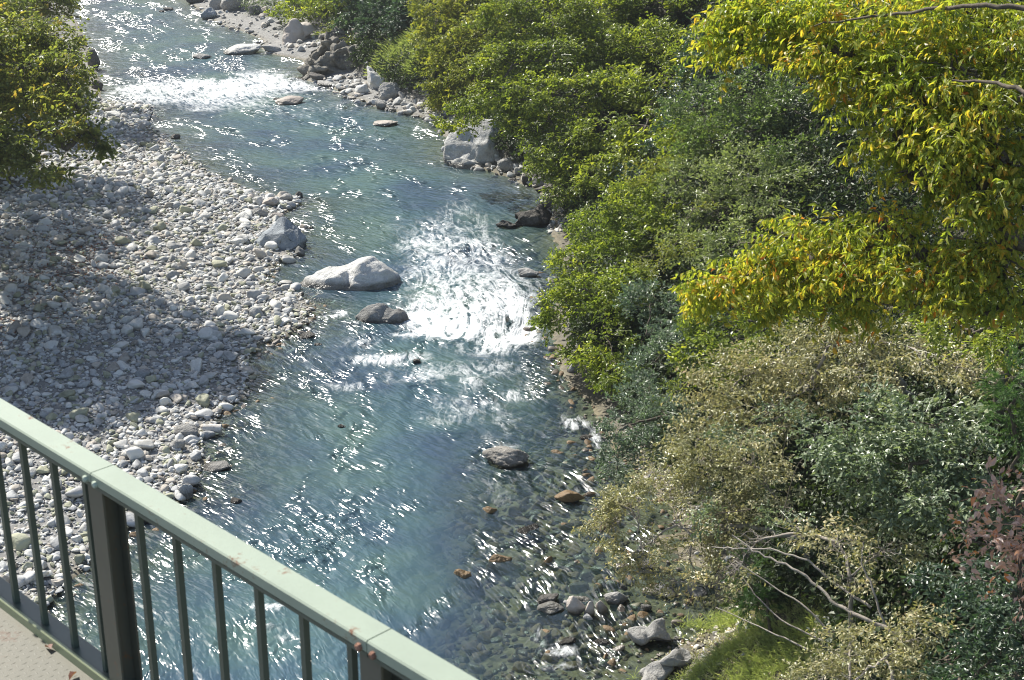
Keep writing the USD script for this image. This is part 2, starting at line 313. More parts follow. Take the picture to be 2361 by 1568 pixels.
def terrain_z(x, y):
    x, y = np.asarray(x, float), np.asarray(y, float)
    a, b = xl(y), xr(y)
    dl, dr = a - x, x - b
    n = n2(x, y, 0.35, 5)
    nf = n2(x, y, 1.6, 9)
    din = np.minimum(-dl, -dr)
    depth = np.clip(0.05 + 0.20 * np.maximum(din, 0) ** 1.05, 0, 1.25)
    right = ss(x, -5.0, 0.5) * ss(-y, -40, -28)          # the shallows at the near right
    depth *= 1 - 0.72 * right
    bed = -depth + (nf - 0.5) * 0.16 + (n - 0.5) * 0.1
    bank_off = np.interp(y, [20, 45, 58, 68, 100], [13.5, 12.5, 7.5, 2.0, 1.0])
    gl = 0.02 + 0.075 * np.minimum(dl, bank_off) + (nf - 0.5) * 0.12 * ss(dl, 0.2, 1.5) + 0.75 * np.maximum(dl - bank_off, 0) ** 1.02
    fore = np.interp(y, [15, 26, 33, 40, 56, 60, 70, 80, 88, 98, 120], [0.4, 0.6, 0.4, 0.3, 0.4, 1.2, 1.6, 3.0, 4.5, 5.0, 2.0])
    gr = 0.02 + 0.12 * np.minimum(dr, fore) + 0.92 * np.maximum(dr - fore, 0) + (n - 0.5) * 0.9 * ss(dr, fore, fore + 3) + (nf - 0.5) * 0.15 * ss(dr, 0.1, 1.0)
    z = np.where(dl > 0, np.minimum(gl, 30 + 4 * n), np.where(dr > 0, np.minimum(gr, 34 + 6 * n), bed))
    return z


def build_terrain():
    gy = np.concatenate([np.arange(-20, 20, 1.0), np.arange(20, 45, 0.16), np.arange(45, 75, 0.25), np.arange(75, 110, 0.5), np.arange(110, 260, 4.0)])
    t = np.concatenate([-np.geomspace(90, 14, 40), np.linspace(-13.8, -0.16, 70), np.linspace(0, 1, 70) * 1.0, np.linspace(0.16, 9, 60), np.geomspace(9.4, 90, 46)])
    kind = np.concatenate([np.full(40, -1), np.full(70, -1), np.zeros(70), np.ones(60), np.ones(46)])
    a, b = xl(gy)[:, None], xr(gy)[:, None]
    X = np.where(kind < 0, a + t, np.where(kind > 0, b + t, a + (b - a) * t))
    Y = np.repeat(gy[:, None], len(t), 1)
    Z = terrain_z(X, Y)
    nr, nc = X.shape
    i, j = np.meshgrid(np.arange(nr - 1), np.arange(nc - 1), indexing="ij")
    q = np.stack([i * nc + j, i * nc + j + 1, (i + 1) * nc + j + 1, (i + 1) * nc + j], -1).reshape(-1, 4)
    dl, dr = a - X, X - b
    bank_off = np.interp(gy, [20, 45, 58, 68, 100], [13.5, 12.5, 7.5, 2.0, 1.0])[:, None]
    fore = np.interp(gy, [15, 26, 33, 40, 56, 60, 70, 80, 88, 98, 120], [0.4, 0.6, 0.4, 0.3, 0.4, 1.2, 1.6, 3.0, 4.5, 5.0, 2.0])[:, None]
    soil = np.maximum(ss(dl, bank_off - 0.6, bank_off + 0.8), np.maximum(ss(dr, fore - 0.2, fore + 0.7), 0.75 * ss(dr, -0.3, 0.2) * ss(-gy[:, None], -62, -58)))
    wet = 1 - ss(Z, -0.06, 0.10)
    put("terrain", (np.stack([X, Y, Z], -1).reshape(-1, 3), q), M["terrain"], smooth=True, attrs={"soil": soil.ravel(), "wet": wet.ravel()}).SetCustomDataByKey("kind", "structure")


build_terrain()


def build_hills():
    """the wooded valley sides that close the view upstream; the river mirrors them."""
    az = np.radians(np.linspace(-130, 130, 220))
    rr = np.geomspace(118, 520, 60)
    A, R_ = np.meshgrid(az, rr, indexing="ij")
    X, Y = R_ * np.sin(A), R_ * np.cos(A)
    valley = np.exp(-((A - math.radians(-24)) / 0.10) ** 2)
    top = (95 + 60 * n2(X, Y, 0.006, 91, 3)) * (1 - 0.5 * valley)
    rise = ss(R_, 120, 330)
    Z = top * rise - 6 + 7 * (n2(X, Y, 0.11, 92, 3) - 0.5) * ss(R_, 122, 150) * 2
    nr, nc = X.shape
    i, j = np.meshgrid(np.arange(nr - 1), np.arange(nc - 1), indexing="ij")
    q = np.stack([i * nc + j, i * nc + j + 1, (i + 1) * nc + j + 1, (i + 1) * nc + j], -1).reshape(-1, 4)[:, ::-1]
    M["hill"] = mat("wooded_hill", {"g": ("geometry", {}), "n": ("noise_texture", {"scale": 0.22, "detail": 6, "roughness": 0.7}), "r": ("rgb_ramp", {"ramp": [(0.3, (0.02, 0.032, 0.012)), (0.7, (0.07, 0.085, 0.025))]}), "b": ("bump", {"strength": 1.0, "distance": 3.0}), "p": ("principled_bsdf", {"roughness": 0.9})},
                    [("g.position", "n.vector"), ("n.fac", "r.fac"), ("r.color", "p.base_color"), ("n.fac", "b.height"), ("b.normal", "p.normal")], "p.BSDF")
    put("hills", (np.stack([X, Y, Z], -1).reshape(-1, 3), q), M["hill"], smooth=True).SetCustomDataByKey("kind", "structure")


build_hills()

# foam: patches of white water, (u, v, half width, half height, strength) marked on the water plane
FOAM_GAIN = 0.72
FOAM = [(1150, 850, 90, 34, .42), (1060, 850, 90, 26, .42), (1130, 800, 110, 24, .6), (980, 860, 90, 24, .5), (900, 870, 80, 20, .45), (1220, 900, 50, 40, .4), (1160, 970, 60, 40, .42), (1060, 940, 60, 40, .42), (960, 960, 60, 24, .36), (860, 930, 70, 24, .34), (760, 930, 60, 20, .34), (720, 820, 40, 14, .4), (1260, 1000, 40, 24, .36),
        (1000, 600, 120, 90, .45), (1090, 520, 120, 60, .38), (1180, 680, 70, 80, .5), (1040, 700, 110, 60, .6), (900, 520, 60, 40, .28), (1150, 600, 60, 40, .45), (960, 640, 60, 30, .4), (900, 700, 40, 20, .3), (1240, 660, 30, 50, .4),
        (500, 210, 260, 40, .5), (620, 240, 160, 30, .42), (780, 240, 70, 24, .36), (330, 230, 110, 18, .5), (420, 150, 200, 26, .30), (350, 110, 160, 20, .22), (300, 40, 140, 34, .34), (860, 270, 60, 14, .34), (700, 270, 100, 16, .36), (1160, 1150, 50, 40, .36), (1200, 1100, 40, 30, .34),(330, 205, 90, 22, .8), (440, 195, 90, 18, .9), (530, 200, 110, 26, 1.0), (600, 180, 70, 22, 1.0), (660, 195, 70, 16, .9), (420, 228, 140, 14, .7), (560, 238, 90, 14, .6), (470, 250, 70, 9, .7), (720, 205, 50, 9, .7), (640, 262, 90, 8, .45), (760, 250, 60, 8, .5),
        (240, 30, 60, 20, .35), (300, 55, 50, 10, .3), (470, 62, 40, 4, .6), (510, 75, 35, 4, .4), (560, 150, 80, 12, .4), (330, 170, 90, 10, .35),
        (1060, 480, 60, 40, .42), (1000, 520, 70, 40, .42), (960, 560, 60, 22, .62), (1100, 560, 80, 40, .5), (1050, 610, 80, 40, .5), (1130, 640, 80, 36, .55), (1020, 660, 60, 30, .55), (1120, 690, 70, 30, .7), (1180, 720, 50, 40, .75), (1050, 725, 90, 35, .85),
        (1000, 755, 60, 24, 1.1), (965, 725, 40, 28, 1.1), (1080, 765, 90, 22, 1.0), (1200, 765, 40, 26, 1.2), (1150, 785, 60, 12, .8), (930, 770, 40, 16, .6), (785, 722, 26, 14, .72), (760, 730, 30, 8, .6), (820, 745, 40, 8, .5),
        (830, 790, 60, 20, .55), (870, 830, 90, 14, .75), (950, 820, 60, 16, .6), (800, 890, 60, 16, .6), (700, 870, 50, 16, .4), (1085, 880, 40, 22, .6), (1180, 910, 30, 14, .65), (1000, 920, 70, 30, .4), (1020, 970, 50, 18, .45), (1110, 930, 80, 30, .45), (1200, 850, 80, 20, .3),
        (940, 480, 60, 60, .22), (1120, 1000, 60, 30, .4), (1170, 1030, 50, 16, .5), (1330, 975, 36, 18, .75), (1375, 1010, 14, 30, .8), (1300, 960, 30, 24, .4), (1130, 1120, 50, 36, .35), (1090, 1075, 25, 30, .4), (1330, 1125, 30, 10, .5), (1060, 1170, 40, 20, .3),
        (620, 1395, 46, 14, .9), (610, 1440, 50, 24, .5), (660, 1470, 40, 18, .45), (560, 1500, 60, 50, .3), (700, 1235, 60, 30, .25), (560, 1250, 60, 30, .2),
        (1250, 1470, 60, 30, .45), (1300, 1500, 50, 16, .6), (1200, 1450, 40, 24, .35), (1290, 1535, 60, 14, .5), (1180, 1370, 30, 50, .25), (1230, 1395, 20, 20, .3), (690, 985, 60, 16, .2), (620, 1010, 60, 20, .12)]


def river_fields(X, Y):
    foam = np.zeros_like(X)
    u, v, d = project(np.stack([X, Y, np.zeros_like(X)], -1))
    for fu, fv, ru, rv, k in FOAM:
        c = ground(fu, fv)
        e1 = ground(fu + ru, fv) - c
        e2 = ground(fu, fv + rv) - c
        rx, ry = np.linalg.norm(e1), np.linalg.norm(e2)
        m = (np.abs(X - c[0]) < 3 * max(rx, ry)) & (np.abs(Y - c[1]) < 3 * max(rx, ry))
        dx, dy = X[m] - c[0], Y[m] - c[1]
        g = FOAM_GAIN * (0.82 if fv < 285 else 1.0) * k * np.exp(-0.75 * ((dx / rx) ** 2 + (dy / ry) ** 2))
        foam[m] = np.maximum(foam[m], g) + 0.25 * np.minimum(foam[m], g)
    return np.clip(foam, 0, 1.3)


def build_water():
    gy = np.concatenate([np.arange(-18, 20, 0.8), np.arange(20, 50, 0.085), np.arange(50, 76, 0.14), np.arange(76, 112, 0.3), np.arange(112, 165, 2.0)])
    nc = 190
    t = np.linspace(-0.06, 1.06, nc)
    a, b = xl(gy), xr(gy)
    # smooth the two edges so that the flow coordinates stay even; the banks cover what runs past them
    k = np.ones(41) / 41
    sm = lambda q: np.convolve(np.pad(q, 20, mode="edge"), k, "valid")
    a2, b2 = np.minimum(a, sm(a)) - 1.2, np.maximum(b, sm(b)) + 0.6
    X = a2[:, None] + (b2 - a2)[:, None] * t
    Y = np.repeat(gy[:, None], nc, 1)
    xc = sm((a2 + b2) / 2)
    ang = np.gradient(xc, gy)
    s = np.concatenate([[0], np.cumsum(np.hypot(np.diff(xc), np.diff(gy)))])
    cosang = 1 / np.sqrt(1 + ang ** 2)
    U = s[:, None] + (X - xc[:, None]) * (ang * cosang)[:, None]
    V = (X - xc[:, None]) * cosang[:, None]
    foam = river_fields(X, Y)
    shore = np.minimum(X - a[:, None], b[:, None] - X)
    rough = np.clip(0.30 - 0.28 * ss(X, -3.4, -0.4) * ss(-Y, -37, -30) + 0.42 * foam + 0.25 * (n2(U * 0.5, V, 0.25, 31) - 0.4), 0.12, 1.3)
    def wv(su, sv, seed, o=3): return meshkit.fbm(np.stack([U * su, V * sv, np.full_like(U, 0.2)], -1), o, seed) - 0.5
    warp = wv(0.3, 0.3, 77) * 3
    h = 0.10 * (meshkit.fbm(np.stack([U * 0.9 + warp, V * 0.8 - warp, np.zeros_like(U)], -1), 4, 3) - 0.5)
    h2 = 0.42 * (meshkit.fbm(np.stack([U * 1.3 + warp, V * 0.9 + warp, np.zeros_like(U) + 9], -1), 5, 13) - 0.5)
    calm = ss(shore, -0.1, 0.8)
    Z = h * (0.35 + 0.65 * calm) * np.clip(rough * 1.2, 0.4, 1.3) + h2 * np.clip(foam, 0, 1) ** 0.8 * (0.3 + 0.7 * calm)
    Z -= 0.02
    dep = -terrain_z(X, Y)
    clear = ss(X, -3.2, 0.3) * ss(-Y, -37, -30)           # the clear sandy shallows at the near right
    murk = np.clip(0.96 * (1 - np.exp(-np.maximum(dep, 0) * (2.6 - 1.9 * clear))) ** 1.15, 0.02, 0.97)
    i, j = np.meshgrid(np.arange(len(gy) - 1), np.arange(nc - 1), indexing="ij")
    q = np.stack([i * nc + j, i * nc + j + 1, (i + 1) * nc + j + 1, (i + 1) * nc + j], -1).reshape(-1, 4)
    pr = put("river_water", (np.stack([X, Y, Z], -1).reshape(-1, 3), q), M["water"], smooth=True, attrs={"foam": foam.ravel(), "murk": murk.ravel(), "rough": rough.ravel()}, uv=np.stack([U.ravel(), V.ravel()], -1))
    pr.SetCustomDataByKey("kind", "structure")


build_water()


# ---------------------------------------------------------------- rocks
def rock_shape(seed, size, sub=4, planes=16, p=9.0, amp=0.22, fine=0.05, rot=0.0, tilt=0.0, freq=1.6):
    rng = np.random.default_rng(seed)
    ico = trimesh.creation.icosphere(sub, 1.0)
    d = np.array(ico.vertices)
    n = rng.normal(size=(planes, 3)); n /= np.linalg.norm(n, axis=1, keepdims=True)
    hgt = rng.uniform(0.72, 1.05, planes)
    q = np.maximum(d @ n.T / hgt, 0)
    r = (np.sum(q ** p, 1) + 0.55 ** p) ** (-1 / p)
    r *= 1 + amp * (meshkit.fbm(d * freq + seed * 1.7, 4, seed) - 0.5) * 2
    if fine:
        ridge = 1 - np.abs(meshkit.fbm(d * 4.5 + seed * 3.1, 4, seed + 5) - 0.5) * 4
        r *= 1 + fine * np.clip(ridge, -0.6, 1)
    v = d * r[:, None]
    v /= np.abs(v).max(0)
    v *= np.asarray(size)
    c, s = math.cos(tilt), math.sin(tilt)
    v = v @ np.array([[c, 0, -s], [0, 1, 0], [s, 0, c]])
    c, s = math.cos(rot), math.sin(rot)
    v = v @ np.array([[c, s, 0], [-s, c, 0], [0, 0, 1]])
    return v, np.array(ico.faces)


def rock_at(name, u, vb, w, h, label, material, seed, cat="rock", sub=4, deep=0.75, rot=None, tilt=0.0, group=None, sink=0.3, z0=None, **kw):
    """a rock standing where the picture's point (u, vb) meets the ground; w and h are its outline there, turned into metres by its distance."""
    z = 0.0
    for _ in range(5):
        g = ground(u, vb, z)
        z = max(float(terrain_z(g[0], g[1])), -0.05) if z0 is None else z0
    d = project(g)[2]
    W = w * d / F
    dip = math.atan2(CAM_Z - z, g[1])
    Dp = W * deep
    Hh = max((h * d / F - 0.5 * Dp * math.sin(dip)) / math.cos(dip), 0.22 * W)
    full = Hh / (1 - sink)
    sz = (W / 2, Dp / 2, full / 2)
    v, f = rock_shape(seed, sz, sub, rot=(rot if rot is not None else 0.0), tilt=tilt, **kw)
    v = v + [g[0], g[1] + Dp * 0.42, z + Hh - full / 2]
    pr = put(name, (v, f), M[material], smooth=True)
    tag(pr, label, cat, group)
    return pr


def hulls(name, label, material, uv0, groups, seed, cat="boulder", edge=0.07, soft=6, amp=0.055, freq=1.3):
    """a big boulder from corner points: each group (du, dv, back) is a hull; du right and dv up are outline distances at the boulder's foot, back is metres behind it."""
    import manifold3d as m3
    c = ground(*uv0)
    m = project(c)[2] / F
    dip = math.atan2(CAM_Z, c[1])
    total = m3.Manifold()
    for g in groups:
        pts = []
        for du, dv, back in g:
            z = (dv * m - back * math.sin(dip)) / math.cos(dip)
            pts.append([c[0] + du * m * (1 + back / 45), c[1] + back, z])
            pts.append([c[0] + du * m * 0.96, c[1] + back, -0.5])
        pts = np.array(pts)
        total = total + m3.Manifold.hull_points(np.ascontiguousarray(pts, np.float32))
    total = total.refine_to_length(edge)
    o = total.to_mesh()
    t = trimesh.Trimesh(np.array(o.vert_properties[:, :3]), np.array(o.tri_verts), process=True)
    trimesh.smoothing.filter_taubin(t, lamb=0.55, nu=0.5, iterations=soft)
    v, n = np.array(t.vertices), np.array(t.vertex_normals)
    a = meshkit.fbm(v * freq + seed, 4, seed) - 0.5
    b = meshkit.fbm(v * freq * 4.0 + seed, 4, seed + 9) - 0.5
    ridge = 1 - np.abs(meshkit.fbm(v * [0.9, 0.9, 1.5] + seed * 2.3, 4, seed + 3) - 0.5) * 9
    v = v + n * (a * amp * 4.5 + b * amp * 1.3 - np.clip(ridge, 0, 1) * amp * 0.9)[:, None]
    pr = put(name, (v, np.array(t.faces)), M[material], smooth=True)
    tag(pr, label, cat)
    return pr


def lumps(name, label, material, parts, seed, cat="boulder", sub=5, amp=0.07, edge=0.09, soft=6, freq=1.1):
    """a big boulder: overlapping rounded lumps (centre, radii, seed) united into one skin and worn by noise."""
    import manifold3d as m3
    total = m3.Manifold()
    for c, r, s in parts:
        v, f = rock_shape(s, r, 3, planes=14, p=8, amp=0.12, fine=0)
        mm = m3.Manifold(m3.Mesh(np.ascontiguousarray(v + c, np.float32), np.ascontiguousarray(f, np.uint32)))
        total = total + mm
    total = total.refine_to_length(edge)
    o = total.to_mesh()
    t = trimesh.Trimesh(np.array(o.vert_properties[:, :3]), np.array(o.tri_verts), process=True)
    trimesh.smoothing.filter_taubin(t, lamb=0.5, nu=0.5, iterations=soft)
    v, n = np.array(t.vertices), np.array(t.vertex_normals)
    a = meshkit.fbm(v * freq + seed, 5, seed) - 0.5
    ridge = 1 - np.abs(meshkit.fbm(v * [0.8, 0.8, 1.3] + seed * 2.3, 4, seed + 3) - 0.5) * 5
    v = v + n * (a * amp * 4 + np.clip(ridge, 0, 1) * -amp * 1.1)[:, None]
    pr = put(name, (v, np.array(t.faces)), M[material], smooth=True)
    tag(pr, label, cat)
    return pr


def P(u, v, z=0.0):
    return ground(u, v, z)


def build_big_boulders():
    # the great white boulder standing in the stream: low left shoulder, high right dome
    hulls("boulder", "big whitish saddle-shaped boulder in mid-stream, largest stone standing clear in the water", "pale_rock", (805, 668), [
        [(45, 79, 0.85), (15, 72, 0.95), (-22, 50, 0.9), (76, 62, 0.95), (106, 40, 0.95), (117, 14, 0.75), (110, -2, 0.45), (85, -6, 0.15), (30, -12, -0.1), (-8, -10, -0.05), (0, 12, 0.02), (40, 40, 0.25), (52, 12, 0.0), (92, 24, 0.38), (60, 60, 1.5), (0, 56, 1.4), (20, 56, 0.4), (80, 48, 0.5)],
[(-119, 10, 0.5), (-108, 30, 0.65), (-84, 44, 0.8), (-58, 53, 0.9), (-38, 58, 0.9), (10, 60, 0.95), (-112, 0, 0.3), (-66, -9, 0.02), (0, -12, -0.06), (-84, 22, 0.3), (-60, 26, 0.22), (-20, 36, 0.25), (-60, 44, 1.4), (0, 50, 1.4)]], 4)
    hulls("boulder", "grey boulder with a notched right end just downstream of the big whitish one", "grey_rock", (880, 744), [
        [(-66, 14, 0.3), (-40, 38, 0.4), (-10, 50, 0.45), (8, 46, 0.45), (20, 30, 0.35), (12, -6, 0.0), (-40, -2, 0.02), (-25, 20, 0.1), (-10, 40, 0.8)],
        [(14, 30, 0.4), (40, 37, 0.5), (58, 25, 0.5), (63, 8, 0.4), (45, -4, 0.1), (0, -7, -0.02), (30, 22, 0.15), (40, 28, 0.8)],
        [(-25, 34, 0.4), (45, 30, 0.45), (36, 12, 0.1), (-25, 6, 0.04), (45, -3, 0.08), (10, 36, 0.6), (15, 30, 0.3), (0, -8, -0.03)]], 9, edge=0.05, soft=7, amp=0.035, freq=1.8)
    hulls("boulder", "blue-grey pointed boulder at the edge of the gravel bar beside the water", "blue_rock", (640, 583), [
        [(-64, 4, 0.5), (-48, 34, 0.7), (-10, 64, 0.9), (6, 81, 1.0), (26, 73, 1.0), (50, 48, 0.95), (61, 28, 0.8), (57, 8, 0.5), (20, -4, 0.0), (-25, -4, 0.05), (-30, 22, 0.4), (14, 44, 0.30), (10, 60, 1.6), (-36, 46, 0.75), (-30, 40, 0.5), (40, 62, 0.95), (45, 20, 0.3), (-50, 14, 0.35), (0, 16, 0.1)]], 14, soft=12, amp=0.07)
    hulls("boulder", "huge pale grey block-like boulder against the right bank below the maple", "pale_rock", (1092, 388), [
        [(-70, 44, 0.9), (-62, 68, 1.1), (-42, 103, 1.4), (-17, 112, 1.5), (18, 114, 1.5), (48, 110, 1.4), (63, 88, 1.2), (65, 48, 0.9), (58, 3, 0.4), (28, -4, 0.1), (-12, 0, 0.1), (-52, 10, 0.5), (0, 52, 0.45), (30, 60, 0.4), (-40, 52, 0.7), (0, 100, 2.4), (50, 90, 2.2)],
        [(-66, 20, 0.5), (-40, 24, 0.3), (10, 18, 0.05), (30, 6, 0.0), (0, -5, -0.1), (-50, 4, 0.1), (-20, 22, 0.6)]], 19, edge=0.09, soft=5, amp=0.075)
    # far right shore
    c = P(682, 112)
    m = project(c)[2] / F
    lumps("boulder", "tall leaning tan boulder on the far shore beside the dark outcrop", "warm_rock", [
        ((c[0] - 5 * m, c[1] + 0.9, 0.5), (0.8, 0.8, 0.95), 61), ((c[0] + 14 * m, c[1] + 1.4, 0.8), (0.75, 0.7, 0.75), 63), ((c[0] - 22 * m, c[1] + 0.6, 0.1), (0.5, 0.6, 0.6), 64)], 24, edge=0.14, amp=0.08)
    c = P(775, 180)
    m = project(c)[2] / F
    lumps("rock_outcrop", "dark rugged bedrock outcrop with moss on the right bank above the far rapid", "outcrop", [
        ((c[0] - 40 * m, c[1] + 0.6, 0.25), (1.15, 1.0, 0.9), 71), ((c[0] + 8 * m, c[1] + 1.2, 0.5), (1.4, 1.2, 1.1), 72), ((c[0] + 5 * m, c[1] + 3.2, 0.95), (1.35, 1.2, 1.1), 73), ((c[0] - 24 * m, c[1] + 2.4, 0.7), (1.2, 1.2, 1.1), 74),
        ((c[0] + 45 * m, c[1] + 1.4, 0.6), (1.25, 1.1, 1.0), 75), ((c[0] + 66 * m, c[1] + 2.4, 1.0), (1.2, 1.1, 1.0), 76), ((c[0] + 34 * m, c[1] + 3.8, 1.2), (1.25, 1.1, 1.0), 77), ((c[0] - 54 * m, c[1] + 1.8, 0.45), (0.9, 0.9, 0.85), 78)], 31, cat="rock outcrop", amp=0.34, edge=0.13, soft=1, freq=2.2)
    c = P(862, 222)
    m = project(c)[2] / F
    lumps("boulder", "pale rounded boulder on top of the rock pile on the far right shore", "pale_rock", [((c[0] + 2 * m, c[1] + 1.0, 0.55), (0.66, 0.6, 0.72), 81), ((c[0] - 28 * m, c[1] + 0.35, 0.1), (0.55, 0.6, 0.5), 82)], 36, edge=0.1)
    rock_at("boulder", 893, 230, 62, 40, "smooth sloping grey boulder leaning on the pale one in the far rock pile", "grey_rock", 83, "boulder", sub=5, tilt=-0.35)
    # near right: dark wet ledge, outcrop at the bottom edge
    c = P(1205, 525)
    m = project(c)[2] / F
    lumps("wet_rock", "low black wet rock ledge at the right bank beside the main rapid", "dark_rock", [((c[0] - 25 * m, c[1] + 0.3, 0.0), (0.6, 0.45, 0.32), 91), ((c[0] + 10 * m, c[1] + 0.55, 0.1), (0.62, 0.5, 0.42), 92), ((c[0] + 45 * m, c[1] + 0.8, 0.15), (0.6, 0.5, 0.5), 93)], 41, cat="rock", amp=0.12, edge=0.08)
    c = P(1500, 1490)
    m = project(c)[2] / F
    lumps("rock_outcrop", "grey ribbed rock outcrop under bare twigs at the lower right shore", "grey_rock", [((c[0] - 18 * m, c[1] + 0.22, 0.10), (0.36, 0.28, 0.26), 95), ((c[0] + 22 * m, c[1] + 0.26, 0.12), (0.38, 0.3, 0.28), 96)], 47, cat="rock outcrop", amp=0.07, edge=0.04)
    c = P(1530, 1568)
    m = project(c)[2] / F
    lumps("rock_outcrop", "grey knobbly rock at the bottom edge beside the bright grass", "grey_rock", [((c[0] - 10 * m, c[1] + 0.1, 0.16), (0.42, 0.34, 0.34), 98), ((c[0] + 40 * m, c[1] + 0.3, 0.34), (0.4, 0.34, 0.3), 99), ((c[0] - 40 * m, c[1] - 0.2, 0.05), (0.3, 0.3, 0.24), 100)], 53, cat="rock outcrop", amp=0.07, edge=0.04)


build_big_boulders()

